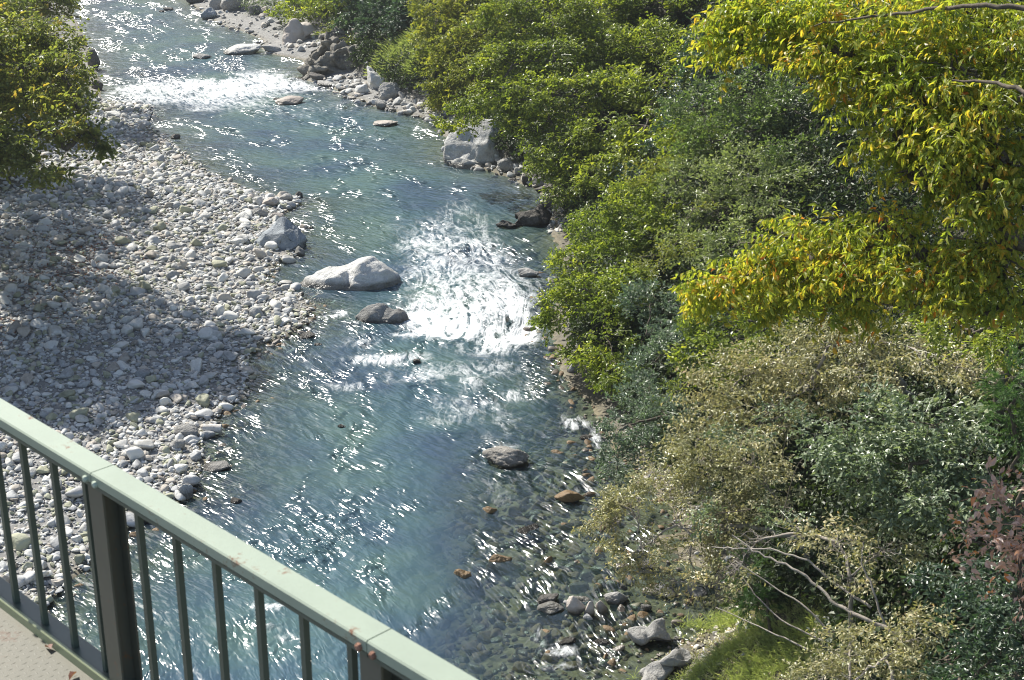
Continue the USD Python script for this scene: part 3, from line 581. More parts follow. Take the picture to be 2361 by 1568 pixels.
# (name, u, v bottom, width, height, label, material, category)
ROCKS = [
    ("rock", 622, 478, 42, 24, "brownish stone, largest in the loose heap on the gravel point above the blue-grey boulder", "warm_rock"),
    ("rock", 660, 464, 38, 20, "grey stone at the top of the gravel point's heap", "grey_rock"),
    ("rock", 640, 506, 36, 18, "tan stone right behind the blue-grey boulder's tip", "warm_rock"),
    ("rock", 598, 500, 42, 20, "grey-brown slab on the gravel left of the blue-grey boulder's tip", "grey_rock"),
    ("rock", 572, 464, 36, 16, "flat brown stone at the water on the gravel point's left side", "warm_rock"),
    ("rock", 688, 474, 24, 12, "small pale stone at the very end of the gravel point", "cobble_pale"),
    ("rock", 690, 458, 24, 18, "dark squarish stone at the end of the gravel point", "dark_rock"),
    ("rock", 556, 508, 38, 18, "pale angular stone on the gravel above the blue-grey boulder's left foot", "pale_rock"),
    ("rock", 716, 530, 16, 8, "tiny black stone in the water right of the blue-grey boulder", "dark_rock"),
    ("rock", 405, 322, 26, 14, "dark stone at the water beside the sandy patch under the left tree's tip", "dark_rock"),
    ("rock", 372, 332, 24, 12, "brown stone on the sand left of the dark one by the water", "warm_rock"),
    ("rock", 690, 592, 32, 24, "small mottled stone in the water at the foot of the blue-grey boulder", "grey_rock"),
    ("rock", 663, 243, 70, 27, "flat-topped tan rock standing alone in the far rapid", "warm_rock"),
    ("rock", 640, 232, 22, 9, "low dark rock just behind the flat-topped tan rock", "dark_rock"),
    ("rock", 885, 294, 64, 18, "pale rock awash with foam below the far rock pile", "warm_rock"),
    ("boulder", 552, 128, 92, 24, "long flat pale boulder in the far water, right of a smaller rock", "pale_rock"),
    ("rock", 463, 138, 44, 20, "small two-humped rock in the far water left of the long flat boulder", "grey_rock"),
    ("boulder", 626, 122, 50, 26, "rounded grey boulder between the long flat one and the tall tan one", "grey_rock"),
    ("boulder", 475, 47, 44, 28, "round pale boulder with shaded face at the far beach's water edge", "blue_rock"),
    ("boulder", 535, 26, 76, 45, "large rounded grey boulder at the top edge behind the far beach", "grey_rock"),
    ("boulder", 498, 22, 36, 34, "slanting grey slab left of the large boulder at the top edge", "grey_rock"),
    ("rock", 588, 34, 34, 24, "grey rock at the foot of the far bushes", "grey_rock"),
    ("rock", 610, 30, 30, 18, "small rounded rock right beside the rock at the far bushes", "warm_rock"),
    ("boulder", 452, 8, 52, 24, "black square rock at the very top edge in the far water", "dark_rock"),
    ("rock", 388, 26, 26, 12, "small dark rock with a wake in the far water", "dark_rock"),
    ("rock", 372, 30, 14, 7, "tiny rock left of the dark one in the far water", "dark_rock"),
    ("rock", 177, 42, 14, 8, "black stone by the far left bank", "dark_rock"),
    ("boulder", 216, 158, 40, 46, "black shaded boulder at the left bank under the tree", "dark_rock"),
    ("boulder", 186, 104, 30, 26, "dark rock at the far left bank, upper of the two under the trees", "dark_rock"),
    ("rock", 222, 206, 30, 22, "dark stone at the left bank just above the gravel tip", "dark_rock"),
    ("boulder", 733, 188, 46, 22, "black overhung rock at the foot of the dark outcrop", "dark_rock"),
    ("rock", 752, 202, 52, 14, "low pale slab in the water in front of the dark outcrop", "pale_rock"),
    ("rock", 820, 203, 38, 14, "grey slab left of the far rock pile", "grey_rock"),
    ("rock", 785, 208, 14, 8, "small stone in the water by the low pale slab", "grey_rock"),
    ("rock", 835, 215, 24, 14, "small rounded stone touching the rock pile's left end", "grey_rock"),
    ("rock", 856, 243, 28, 14, "dark stone at the front foot of the far rock pile", "grey_rock"),
    ("rock", 880, 250, 30, 22, "rounded grey stone in front of the sloping boulder", "grey_rock"),
    ("rock", 938, 252, 30, 17, "rounded dark-shaded stone at the water right of the rock pile", "grey_rock"),
    ("rock", 905, 255, 20, 12, "little pale stone at the water between two rounded stones", "pale_rock"),
    ("rock", 918, 242, 30, 16, "pale flat stone behind the rounded dark-shaded stone", "pale_rock"),
    ("rock", 945, 215, 26, 22, "dark rock between the rock pile and the grass clump", "dark_rock"),
    ("rock", 965, 205, 28, 18, "pale stone below the grass clump", "grey_rock"),
    ("rock", 930, 226, 18, 12, "small stone in the middle of the far jumble", "pale_rock"),
    ("boulder", 990, 252, 34, 30, "upright grey boulder under the yellow-green tree", "grey_rock"),
    ("rock", 1010, 240, 20, 12, "small dark stone right of the upright grey boulder", "dark_rock"),
    ("rock", 985, 272, 24, 12, "pale stone at the water below the upright boulder", "pale_rock"),
    ("rock", 990, 278, 46, 16, "low slab with dark underside at the water's edge near the yellow branch", "grey_rock"),
    ("rock", 960, 272, 18, 9, "tiny stone at the water left of the low slab", "grey_rock"),
    ("rock", 1168, 396, 46, 36, "smooth leaning grey boulder right of the huge block-like boulder", "grey_rock"),
    ("rock", 1155, 398, 18, 10, "small stone in the gap before the smooth leaning boulder", "pale_rock"),
    ("rock", 1168, 350, 30, 26, "pale rock behind the smooth leaning boulder", "pale_rock"),
    ("rock", 1190, 372, 30, 30, "pale angular rock above the smooth leaning boulder", "warm_rock"),
    ("rock", 1196, 404, 34, 22, "grey slab right of the smooth leaning boulder", "grey_rock"),
    ("rock", 1182, 413, 24, 12, "dark wet stone at the waterline below the grey slab", "dark_rock"),
    ("rock", 1222, 425, 40, 36, "dark angular rock at the right bank waterline", "dark_rock"),
    ("rock", 1245, 430, 40, 28, "grey-topped slab right of the dark angular rock", "grey_rock"),
    ("rock", 1218, 388, 26, 22, "pale stone under the overhanging maple leaves", "warm_rock"),
    ("rock", 1250, 448, 34, 16, "flat dark stone under the bank below the grey-topped slab", "dark_rock"),
    ("rock", 1270, 478, 26, 22, "dark stone in the bank's shade above the black ledge", "dark_rock"),
    ("rock", 1258, 500, 30, 18, "small black stone right behind the wet ledge", "dark_rock"),
    ("rock", 1221, 644, 52, 27, "flat-topped pale stone with dark front beside the bright green bush", "grey_rock"),
    ("rock", 1245, 712, 30, 20, "pale rock half hidden by the leaf tips of the bright green bush", "pale_rock"),
    ("rock", 1320, 862, 44, 28, "grey rock seen through the bright green bush", "grey_rock"),
    ("rock", 1372, 862, 36, 24, "pale rock behind hanging leaves of the bright green bush", "pale_rock"),
    ("rock", 1392, 995, 40, 22, "whitish stone at the foot of the silvery evergreen", "pale_rock"),
    ("rock", 1352, 1017, 40, 14, "wet stone under the small white cascade at the right", "dark_rock"),
    ("boulder", 1166, 1082, 112, 60, "rough pale brown rock standing in the near right current", "rough_rock"),
    ("rock", 1312, 1162, 72, 36, "dark brown wet rock with water folding over it, right of the rough pale one", "brown_rock"),
    ("rock", 790, 989, 26, 9, "small dark rock breaking the surface left of the near current", "dark_rock"),
    ("rock", 963, 838, 22, 14, "small dark rock at the lower edge of the main rapid's foam", "dark_rock"),
    ("rock", 705, 783, 44, 16, "flat dark stone in the shallows off the gravel bar", "dark_rock"),
    ("rock", 735, 800, 22, 10, "little dark stone right of the flat dark one in the shallows", "dark_rock"),
    ("rock", 655, 658, 34, 14, "oval pale stone lying in the water left of the big whitish boulder", "cobble_pale"),
    ("rock", 675, 662, 20, 9, "smaller oval stone touching the big whitish boulder's left tip", "cobble_pale"),
    ("rock", 497, 1090, 74, 30, "flat grey slab in the water off the gravel bar's near end", "grey_rock"),
    ("rock", 418, 1150, 50, 40, "rounded pale boulder at the gravel's edge just above the handrail", "pale_rock"),
    ("rock", 545, 1163, 30, 16, "small black rock in the blue shallows above the handrail", "dark_rock"),
    ("rock", 335, 1208, 40, 22, "dark wet rock just beyond the handrail right of the post", "dark_rock"),
    ("rock", 425, 1012, 70, 44, "dark angular boulder on the gravel left of the whitish log", "grey_rock"),
    ("rock", 406, 1040, 40, 28, "angular dark slab below the dark boulder near the whitish log", "grey_rock"),
    ("rock", 528, 1040, 24, 9, "flat pale pebble standing off the gravel in the near shallows", "cobble_pale"),
    ("rock", 1266, 1418, 70, 30, "oval whitish stone, leftmost of the row of stones at the lower right", "pale_rock"),
    ("rock", 1328, 1422, 46, 48, "rounded yellowish stone next to the oval whitish one", "warm_rock"),
    ("rock", 1360, 1424, 26, 40, "upright pointed pinkish stone in the lower right row", "warm_rock"),
    ("rock", 1387, 1418, 30, 36, "rounded pinkish stone, rightmost of the lower right row", "warm_rock"),
    ("rock", 1352, 1432, 30, 17, "small triangular stone lying in front of the pointed pinkish one", "cobble_grey"),
    ("rock", 1338, 1392, 46, 20, "pale rock behind the rounded yellowish stone", "pale_rock"),
    ("rock", 1308, 1396, 20, 12, "small round stone between the oval whitish and the yellowish ones", "cobble_grey"),
    ("rock", 1262, 1398, 56, 32, "glistening dark rock behind the oval whitish stone", "dark_rock"),
    ("rock", 1306, 1424, 9, 9, "tiny pale pebble in front of the oval whitish stone", "cobble_pale"),
    ("rock", 1420, 1396, 58, 34, "long dark rock with pale tip right of the row of stones", "grey_rock"),
    ("rock", 1440, 1362, 24, 20, "grey stone perched on the upper end of the long dark rock", "grey_rock"),
    ("rock", 1478, 1290, 44, 26, "pale weathered rock in the shallows under the dry twigs", "pale_rock"),
    ("rock", 1500, 1318, 54, 26, "black ribbed rock below the pale weathered one", "dark_rock"),
    ("rock", 1537, 1382, 66, 32, "dark ribbed rock among dry leaves at the right shore", "grey_rock"),
    ("rock", 1492, 1412, 30, 24, "small grey rock among dry leaves left of the grass", "grey_rock"),
    ("rock", 1610, 1382, 60, 30, "ribbed grey rock at the edge of the bright grass", "grey_rock"),
    ("rock", 1262, 1468, 34, 20, "small brown rock with a pale rim in the lower right riffle", "brown_rock"),
    ("rock", 1310, 1490, 50, 20, "dark wet rock in the lower right riffle", "dark_rock"),
    ("rock", 1390, 1492, 46, 22, "dark grey rock above the riffle left of the ribbed outcrop", "dark_rock"),
    ("rock", 1565, 1478, 24, 12, "small pale stone behind the ribbed outcrop", "pale_rock"),
    ("rock", 1212, 1244, 88, 26, "dark streaked rock just under the surface upstream of the brown shallows", "dark_rock"),
    ("rock", 1150, 1312, 66, 34, "large ochre-topped rock just under the surface in the clear water", "brown_rock"),
    ("rock", 1075, 1345, 66, 34, "ochre-edged sunken rock left of the larger ochre-topped one", "brown_rock"),
    ("rock", 1122, 1192, 56, 30, "dark brown sunken rock below the rough pale brown one", "brown_rock"),
]
for k, (nm, u, v, w, h, lab, m) in enumerate(ROCKS):
    big = w * (CAM_Z / 16) > 40
    rock_at(nm, u, v, w, h, lab, m, 200 + k * 3, "boulder" if nm == "boulder" else "rock", sub=4 if big else 3, rot=0.0, tilt=((k * 37) % 7 - 3) * 0.05, amp=0.26 if m == "rough_rock" else 0.18, fine=0.12 if m == "rough_rock" else 0.06 if m not in ("cobble_pale", "cobble_grey") else 0.0,
            sink=0.3 if "sunken" not in lab and "under the surface" not in lab else 0.62, z0=None if "sunken" not in lab and "under the surface" not in lab else -0.12)


def stick(pts, r0, r1, sides=6):
    pts = np.asarray(pts, float)
    rad = np.linspace(r0, r1, len(pts)) if np.isscalar(r0) else r0
    t = np.gradient(pts, axis=0); t /= np.linalg.norm(t, axis=1, keepdims=True) + 1e-12
    a = np.cross(t, np.where(np.abs(t[:, 2:]) < 0.9, [0, 0, 1.0], [1.0, 0, 0])); a /= np.linalg.norm(a, axis=1, keepdims=True) + 1e-12
    b = np.cross(t, a)
    ang = np.arange(sides) * 2 * np.pi / sides
    v = pts[:, None] + rad[:, None, None] * (np.cos(ang)[None, :, None] * a[:, None] + np.sin(ang)[None, :, None] * b[:, None])
    i, j = np.meshgrid(np.arange(len(pts) - 1), np.arange(sides), indexing="ij")
    q = np.stack([i * sides + j, i * sides + (j + 1) % sides, (i + 1) * sides + (j + 1) % sides, (i + 1) * sides + j], -1).reshape(-1, 4)
    f = np.vstack([q[:, [0, 1, 2]], q[:, [0, 2, 3]], [[0, k + 1, k] for k in range(1, sides - 1)], [[(len(pts) - 1) * sides, (len(pts) - 1) * sides + k, (len(pts) - 1) * sides + k + 1] for k in range(1, sides - 1)]])
    return v.reshape(-1, 3), f


def join(parts):
    vs, fs, n = [], [], 0
    for v, f in parts:
        vs.append(v); fs.append(f + n); n += len(v)
    return np.vstack(vs), np.vstack(fs)


_a, _b = P(468, 988, 0.12), P(511, 988, 0.12)
tag(put("log", stick([_a, _a + 0.02 * (_b - _a), _a + 0.5 * (_b - _a) + [0, 0, 0.01], _a + 0.98 * (_b - _a), _b], np.array([0.07, 0.095, 0.10, 0.105, 0.085]), 0, 14), M["wood"], smooth=40), "short whitish log lying across the water's edge of the gravel bar", "log")
for (ua, va, ub, vb, lab) in ((410, 603, 432, 612, "thin bleached stick lying on the sunlit gravel left of the blue-grey boulder"), (294, 930, 302, 940, "short pale curved stick on the shaded gravel")):
    a_, b_ = (lambda q: q + [0, 0, 0.16])(P(ua, va, 0.4)), (lambda q: q + [0, 0, 0.2])(P(ub, vb, 0.4))
    tag(put("driftwood", stick([a_, (a_ + b_) / 2 + [0, 0, 0.04], b_], 0.03, 0.015, 6), M["wood"], smooth=True), lab, "driftwood")

# ---------------------------------------------------------------- the gravel bar's cobbles
rng = np.random.default_rng(11)


def cobble_protos(k0, n, sub=2):
    out = []
    for k in range(n):
        r = np.random.default_rng(k0 + k)
        v, f = rock_shape(k0 + k, (1.0, r.uniform(0.66, 0.95), r.uniform(0.48, 0.78)), sub, planes=12, p=7, amp=0.10, fine=0.0)
        out.append(((v, f), None))
    return out


def scatter_gravel():
    pts = []
    def layer(n, r0, r1, y0, y1, sink):
        y = y0 + (y1 - y0) * rng.random(n) ** 1.0
        off = np.interp(y, [20, 45, 58, 68, 100], [13.5, 12.5, 7.5, 2.0, 1.0]) + 1.0
        dl = -0.9 + rng.random(n) * (off + 0.9)
        # fewer stones standing in the water
        keep = (dl > 0) | (rng.random(n) < 0.30 * np.exp(dl * 2.2))
        x = xl(y) - dl
        r = r0 + (r1 - r0) * rng.random(n) ** 2.2
        u, v, d = project(np.stack([x, y, np.zeros(n)], -1))
        keep &= (u > -160) & (u < 800) & (v < 1640)
        sandy = np.exp(-((u - 330) / 75) ** 2 - ((v - 325) / 38) ** 2) + np.exp(-((u - 470) / 45) ** 2 - ((v - 395) / 22) ** 2) * 0.7
        keep &= rng.random(n) > sandy * 0.93
        x, y, r, dl = x[keep], y[keep], r[keep], dl[keep]
        pts.append(np.stack([x, y, terrain_z(x, y) + r * sink, r, dl], -1))
    layer(2300, 0.12, 0.29, 20, 69, 0.30)
    layer(15000, 0.075, 0.15, 20, 69, 0.26)
    layer(26000, 0.04, 0.09, 20, 66, 0.25)
    layer(26000, 0.025, 0.05, 20, 44, 0.3)
    return np.vstack(pts)


G = scatter_gravel()
u_, v_, d_ = project(G[:, :3])
inframe = (u_ > 6) & (u_ < 790) & (v_ > 240) & (v_ < 1560) & (v_ < 900 + 0.594 * u_)
inframe &= ~((u_ < 262) & (v_ < 410)) & (G[:, 4] > -0.5)
rail_gap = (u_ > 6) & (u_ < 230) & (v_ > 1010 + 0.6 * u_) & (v_ < 1395 + 0.3 * u_)
score = np.where(inframe | rail_gap, G[:, 3] / d_, 0)
top = np.argsort(-score)[:300]
mask = np.zeros(len(G), bool); mask[top] = True
COB = ["cobble_pale", "cobble_grey", "cobble_pale", "cobble_warm", "cobble_grey", "cobble_moss"]
TONE = {"cobble_pale": "pale whitish", "cobble_grey": "mid grey", "cobble_warm": "warm buff", "cobble_moss": "greenish grey"}
for n_, k in enumerate(top):
    x, y, z, r, dl = G[k]
    v, f = rock_shape(5000 + n_, (r, r * (0.62 + 0.3 * ((n_ * 13) % 10) / 10), r * (0.5 + 0.3 * ((n_ * 7) % 10) / 10)), 3, planes=13, p=7, amp=0.11, fine=0.015, rot=n_ * 2.4, tilt=((n_ * 29) % 11 - 5) * 0.06)
    mname = COB[(n_ * 5 + n_ // 7) % 6]
    if rail_gap[k]:
        where = "lying on the gravel seen between the handrail's bars"
    elif dl < 0.25:
        where = "at the water's edge of the gravel bar"
    elif v_[k] > 940:
        where = "on the sunlit near end of the gravel bar above the handrail"
    elif v_[k] > 700 and u_[k] < 560 - 0.0 * v_[k]:
        where = "in the tree shade on the near part of the gravel bar"
    elif u_[k] < 240:
        where = "in the tree shade at the left edge of the gravel bar"
    else:
        where = "on the sunlit middle of the gravel bar"
    lab = f"{TONE[mname]} rounded cobble {where}"
    tag(put("cobble", (v + [x, y, z], f), M[mname], smooth=True), lab, "cobble", lab.replace("cobble", "cobbles"))


def yaw(n, rg, tilt=0.25):
    a = rg.random(n) * 2 * np.pi
    b = rg.normal(0, tilt, n)
    ca, sa, cb, sb = np.cos(a), np.sin(a), np.cos(b), np.sin(b)
    R = np.zeros((n, 3, 3))
    R[:, 0] = np.stack([ca * cb, -sa, ca * sb], 1)
    R[:, 1] = np.stack([sa * cb, ca, sa * sb], 1)
    R[:, 2] = np.stack([-sb, np.zeros(n), cb], 1)
    return R


rest = G[~mask]
n_ = len(rest)
instancer("gravel", None, cobble_protos(9000, 12), [M[c] for c in COB], rest[:, :3], yaw(n_, rng), rest[:, 3], rng.integers(0, 12, n_), label="pale rounded gravel and smaller cobbles covering the river bar", cat="gravel", smooth=True, proto_name="pebble")


# stones on the river bed and on the right shore
def bed_stones():
    rg = np.random.default_rng(21)
    n = 9000
    y = 21 + 26 * rg.random(n) ** 1.3
    t = rg.random(n)
    x = xl(y) + (xr(y) - xl(y)) * t
    r = 0.05 + 0.17 * rg.random(n) ** 3
    z = terrain_z(x, y) + r * 0.1
    keep = z + r * 0.5 < 0.02
    x, y, z, r = x[keep], y[keep], z[keep], r[keep]
    instancer("riverbed_stones", None, cobble_protos(9100, 8), [M["brown_rock"], M["cobble_moss"], M["brown_rock"], M["warm_rock"]], np.stack([x, y, z], -1), yaw(len(x), rg), r, rg.integers(0, 8, len(x)), label="brown and olive stones on the bed seen through clear water", cat="stones", smooth=True, proto_name="stone")


bed_stones()
SUNK = [(1330, 1322, 44, 22), (1262, 1300, 34, 16), (1240, 1280, 28, 14), (1258, 1322, 40, 26), (1300, 1335, 30, 16), (1345, 1290, 26, 12), (1230, 1345, 28, 14), (1285, 1345, 22, 12), (1320, 1360, 26, 14), (1375, 1375, 34, 20), (1400, 1362, 40, 22), (1385, 1345, 30, 16),
        (1240, 1180, 40, 18), (1290, 1195, 44, 18), (1350, 1180, 40, 18), (1290, 1068, 40, 20), (1260, 1050, 30, 16), (1330, 1075, 44, 20), (1360, 1230, 40, 14), (1190, 1190, 36, 16), (1385, 1478, 36, 18), (1350, 1490, 30, 16), (1330, 1525, 40, 20), (1420, 1462, 34, 14), (1280, 1455, 30, 14), (1395, 1545, 44, 26), (1450, 1525, 36, 18)]
for k, (u, v, w, h) in enumerate(SUNK):
    if v > 1440:
        lab, grp = "reddish brown stone washed by the riffle at the lower right", "reddish brown stones in the lower right riffle"
    elif v > 1250:
        lab, grp = "brown oval stone under clear water in the sandy shallows at the right", "brown stones in the sandy shallows"
    else:
        lab, grp = "olive brown stone under clear water off the silvery evergreen", "olive stones under water off the evergreen"
    rock_at("sunken_stone", u, v, w, h * 1.5, lab, "brown_rock", 700 + k, "stone", sub=3, group=grp, fine=0.0, amp=0.1, sink=0.5, z0=-0.24)


def shore_stones():
    rg = np.random.default_rng(31)
    P_ = []
    for (y0, y1, d0, d1, n, r0, r1) in ((58, 74, -0.3, 3.0, 900, 0.05, 0.28), (80, 97, -0.4, 4.5, 380, 0.05, 0.28), (50, 58, -0.2, 1.2, 260, 0.06, 0.22), (22, 33, -0.3, 1.8, 700, 0.02, 0.10)):
        y = rg.uniform(y0, y1, n); x = xr(y) + rg.uniform(d0, d1, n); r = r0 + (r1 - r0) * rg.random(n) ** 3
        P_.append(np.stack([x, y, terrain_z(x, y) + r * 0.2, r], -1))
    P_ = np.vstack(P_)
    instancer("shore_rubble", None, cobble_protos(9200, 8), [M["cobble_grey"], M["cobble_pale"], M["grey_rock"], M["cobble_warm"]], P_[:, :3], yaw(len(P_), rg), P_[:, 3], rg.integers(0, 8, len(P_)), label="grey stones and rubble along the foot of the right bank", cat="stones", smooth=True, proto_name="stone")


shore_stones()


# ---------------------------------------------------------------- plants
def leaf_tris(L, W, fold=0.25, droop=0.2):
    """one leaf: stalk at the origin, along +x, upper side +z, folded at the midrib; 6 points, 4 triangles."""
    z = fold * W
    v = np.array([[0, 0, 0], [0.38 * L, W / 2, z - droop * 0.10 * L], [0.75 * L, W * 0.34, z * 0.7 - droop * 0.4 * L], [L, 0, -droop * L * 0.8], [0.75 * L, -W * 0.34, z * 0.7 - droop * 0.4 * L], [0.38 * L, -W / 2, z - droop * 0.10 * L], [0.45 * L, 0, -droop * 0.16 * L]])
    f = np.array([[0, 6, 1], [1, 6, 2], [6, 3, 2], [0, 5, 6], [5, 4, 6], [6, 4, 3]])
    return v, f


def rotz(a): c, s = math.cos(a), math.sin(a); return np.array([[c, -s, 0], [s, c, 0], [0, 0, 1]])
def rotx(a): c, s = math.cos(a), math.sin(a); return np.array([[1, 0, 0], [0, c, -s], [0, s, c]])
def roty(a): c, s = math.cos(a), math.sin(a); return np.array([[c, 0, s], [0, 1, 0], [-s, 0, c]])


def sprig(seed, style):
    """a leafy twig along +x. Returns the list of leaves (vertices, faces, tone) and the twig mesh."""
    r = np.random.default_rng(seed)
    st = dict(
        broad=dict(T=0.46, n=19, L=(0.065, 0.105), ar=0.66, ang=0.95, tilt=0.55, droop=0.25, side=2),
        small=dict(T=0.38, n=24, L=(0.040, 0.065), ar=0.6, ang=0.9, tilt=0.55, droop=0.2, side=2),
        cherry=dict(T=0.55, n=19, L=(0.075, 0.115), ar=0.44, ang=0.75, tilt=0.5, droop=0.6, side=1),
        glossy=dict(T=0.30, n=18, L=(0.055, 0.085), ar=0.48, ang=1.0, tilt=0.6, droop=0.15, side=3),
        dry=dict(T=0.42, n=17, L=(0.055, 0.095), ar=0.46, ang=0.9, tilt=0.8, droop=0.45, side=2),
        pale=dict(T=0.36, n=17, L=(0.06, 0.10), ar=0.52, ang=0.95, tilt=0.45, droop=0.3, side=2),
        russet=dict(T=0.40, n=11, L=(0.075, 0.11), ar=0.5, ang=0.9, tilt=0.4, droop=0.5, side=2),
        cedar=dict(T=0.30, n=40, L=(0.05, 0.09), ar=0.10, ang=0.7, tilt=1.2, droop=0.1, side=4),
        grass=dict(T=0.05, n=16, L=(0.25, 0.55), ar=0.035, ang=3.1, tilt=0.5, droop=0.5, side=5))[style]
    leaves = []
    n = st["n"]
    bow = r.uniform(-0.12, 0.12); sag = r.uniform(0.02, 0.16) * (2.0 if style == "cherry" else 1.0)
    path = lambda t: np.array([st["T"] * t, bow * st["T"] * t * t, -sag * st["T"] * t * t])
    shoots = []                                        # side shoots: start, heading, length
    if style not in ("grass", "cedar"):
        for k in range(3):
            shoots.append((r.uniform(0.1, 0.65), rotz((-1) ** k * r.uniform(0.5, 1.25)) @ roty(r.normal(0, 0.35)) @ rotx(r.normal(0, 0.7)), r.uniform(0.35, 0.6)))
    for k in range(n):
        t = 0.08 + 0.92 * k / (n - 1)
        L = r.uniform(*st["L"]) * r.uniform(0.75, 1.15)
        v, f = leaf_tris(L, L * st["ar"] * r.uniform(0.85, 1.15), 0.22, st["droop"] * r.uniform(0.5, 1.4))
        sgn = 1 if k % 2 else -1
        A = r.normal(0, 1) * st["tilt"] * 0.6
        if style == "cherry":
            m = rotz(sgn * r.uniform(0.2, 1.3)) @ roty(r.uniform(0.35, 1.25)) @ rotx(r.normal(0, 0.55))
        elif style in ("glossy", "cedar"):
            m = rotx(r.uniform(0, 2 * math.pi) if style == "cedar" else r.normal(0, 0.9)) @ rotz(sgn * r.uniform(0.35, st["ang"])) @ roty(-r.uniform(0, 0.5)) @ rotx(A)
        elif style == "grass":
            m = rotz(r.uniform(0, 2 * math.pi)) @ roty(-r.uniform(0.7, 1.4))
        else:
            m = rotz(sgn * r.uniform(0.3, st["ang"] + 0.4)) @ roty(r.normal(0.12, 0.4) * st["tilt"] * 1.3) @ rotx(A)
        at_ = path(t)
        if shoots and k % 4:
            t0, hd, ln = shoots[k % 4 - 1]
            at_ = path(t0) + hd @ (path(r.uniform(0.25, 1.0)) * ln)
            m = hd @ m
        leaves.append((v @ m.T + at_, f, 0.62 * r.random() + 0.38 * (seed % 1000) / 5))
    tw = None
    if style != "grass":
        tws = [stick([path(q) for q in (0, 0.35, 0.7, 1.0)], 0.005, 0.002, 3)]
        for t0, hd, ln in shoots:
            tws.append(stick([path(t0) + hd @ (path(q) * ln) for q in (0, 0.5, 1.0)], 0.0035, 0.0015, 3))
        tw = join(tws)
    return leaves, tw


SPRIGS = {s: [sprig(1000 * (q + 1) + k, s) for k in range(6)] for q, s in enumerate(("broad", "small", "cherry", "glossy", "dry", "pale", "russet", "cedar", "grass"))}


def sprig_mesh(sp):
    leaves, tw = sp
    vs, fs, tone, n = [], [], [], 0
    for v, f, t in leaves:
        vs.append(v); fs.append(f + n); tone.append(np.full(len(v), t)); n += len(v)
    if tw is not None:
        vs.append(tw[0]); fs.append(tw[1] + n); tone.append(np.full(len(tw[0]), 0.1))
    return (np.vstack(vs), np.vstack(fs)), {"tone": np.concatenate(tone)}


def curve(a, b, r, sag=0.0, n=7, wob=0.06):
    t = np.linspace(0, 1, n)[:, None]
    L = np.linalg.norm(b - a)
    p = a + (b - a) * t
    w = r.normal(0, 1, (n, 3)) * wob * L * np.sin(np.pi * t)
    p = p + w
    p[:, 2] += (sag * L * np.sin(np.pi * t))[:, 0]
    return p


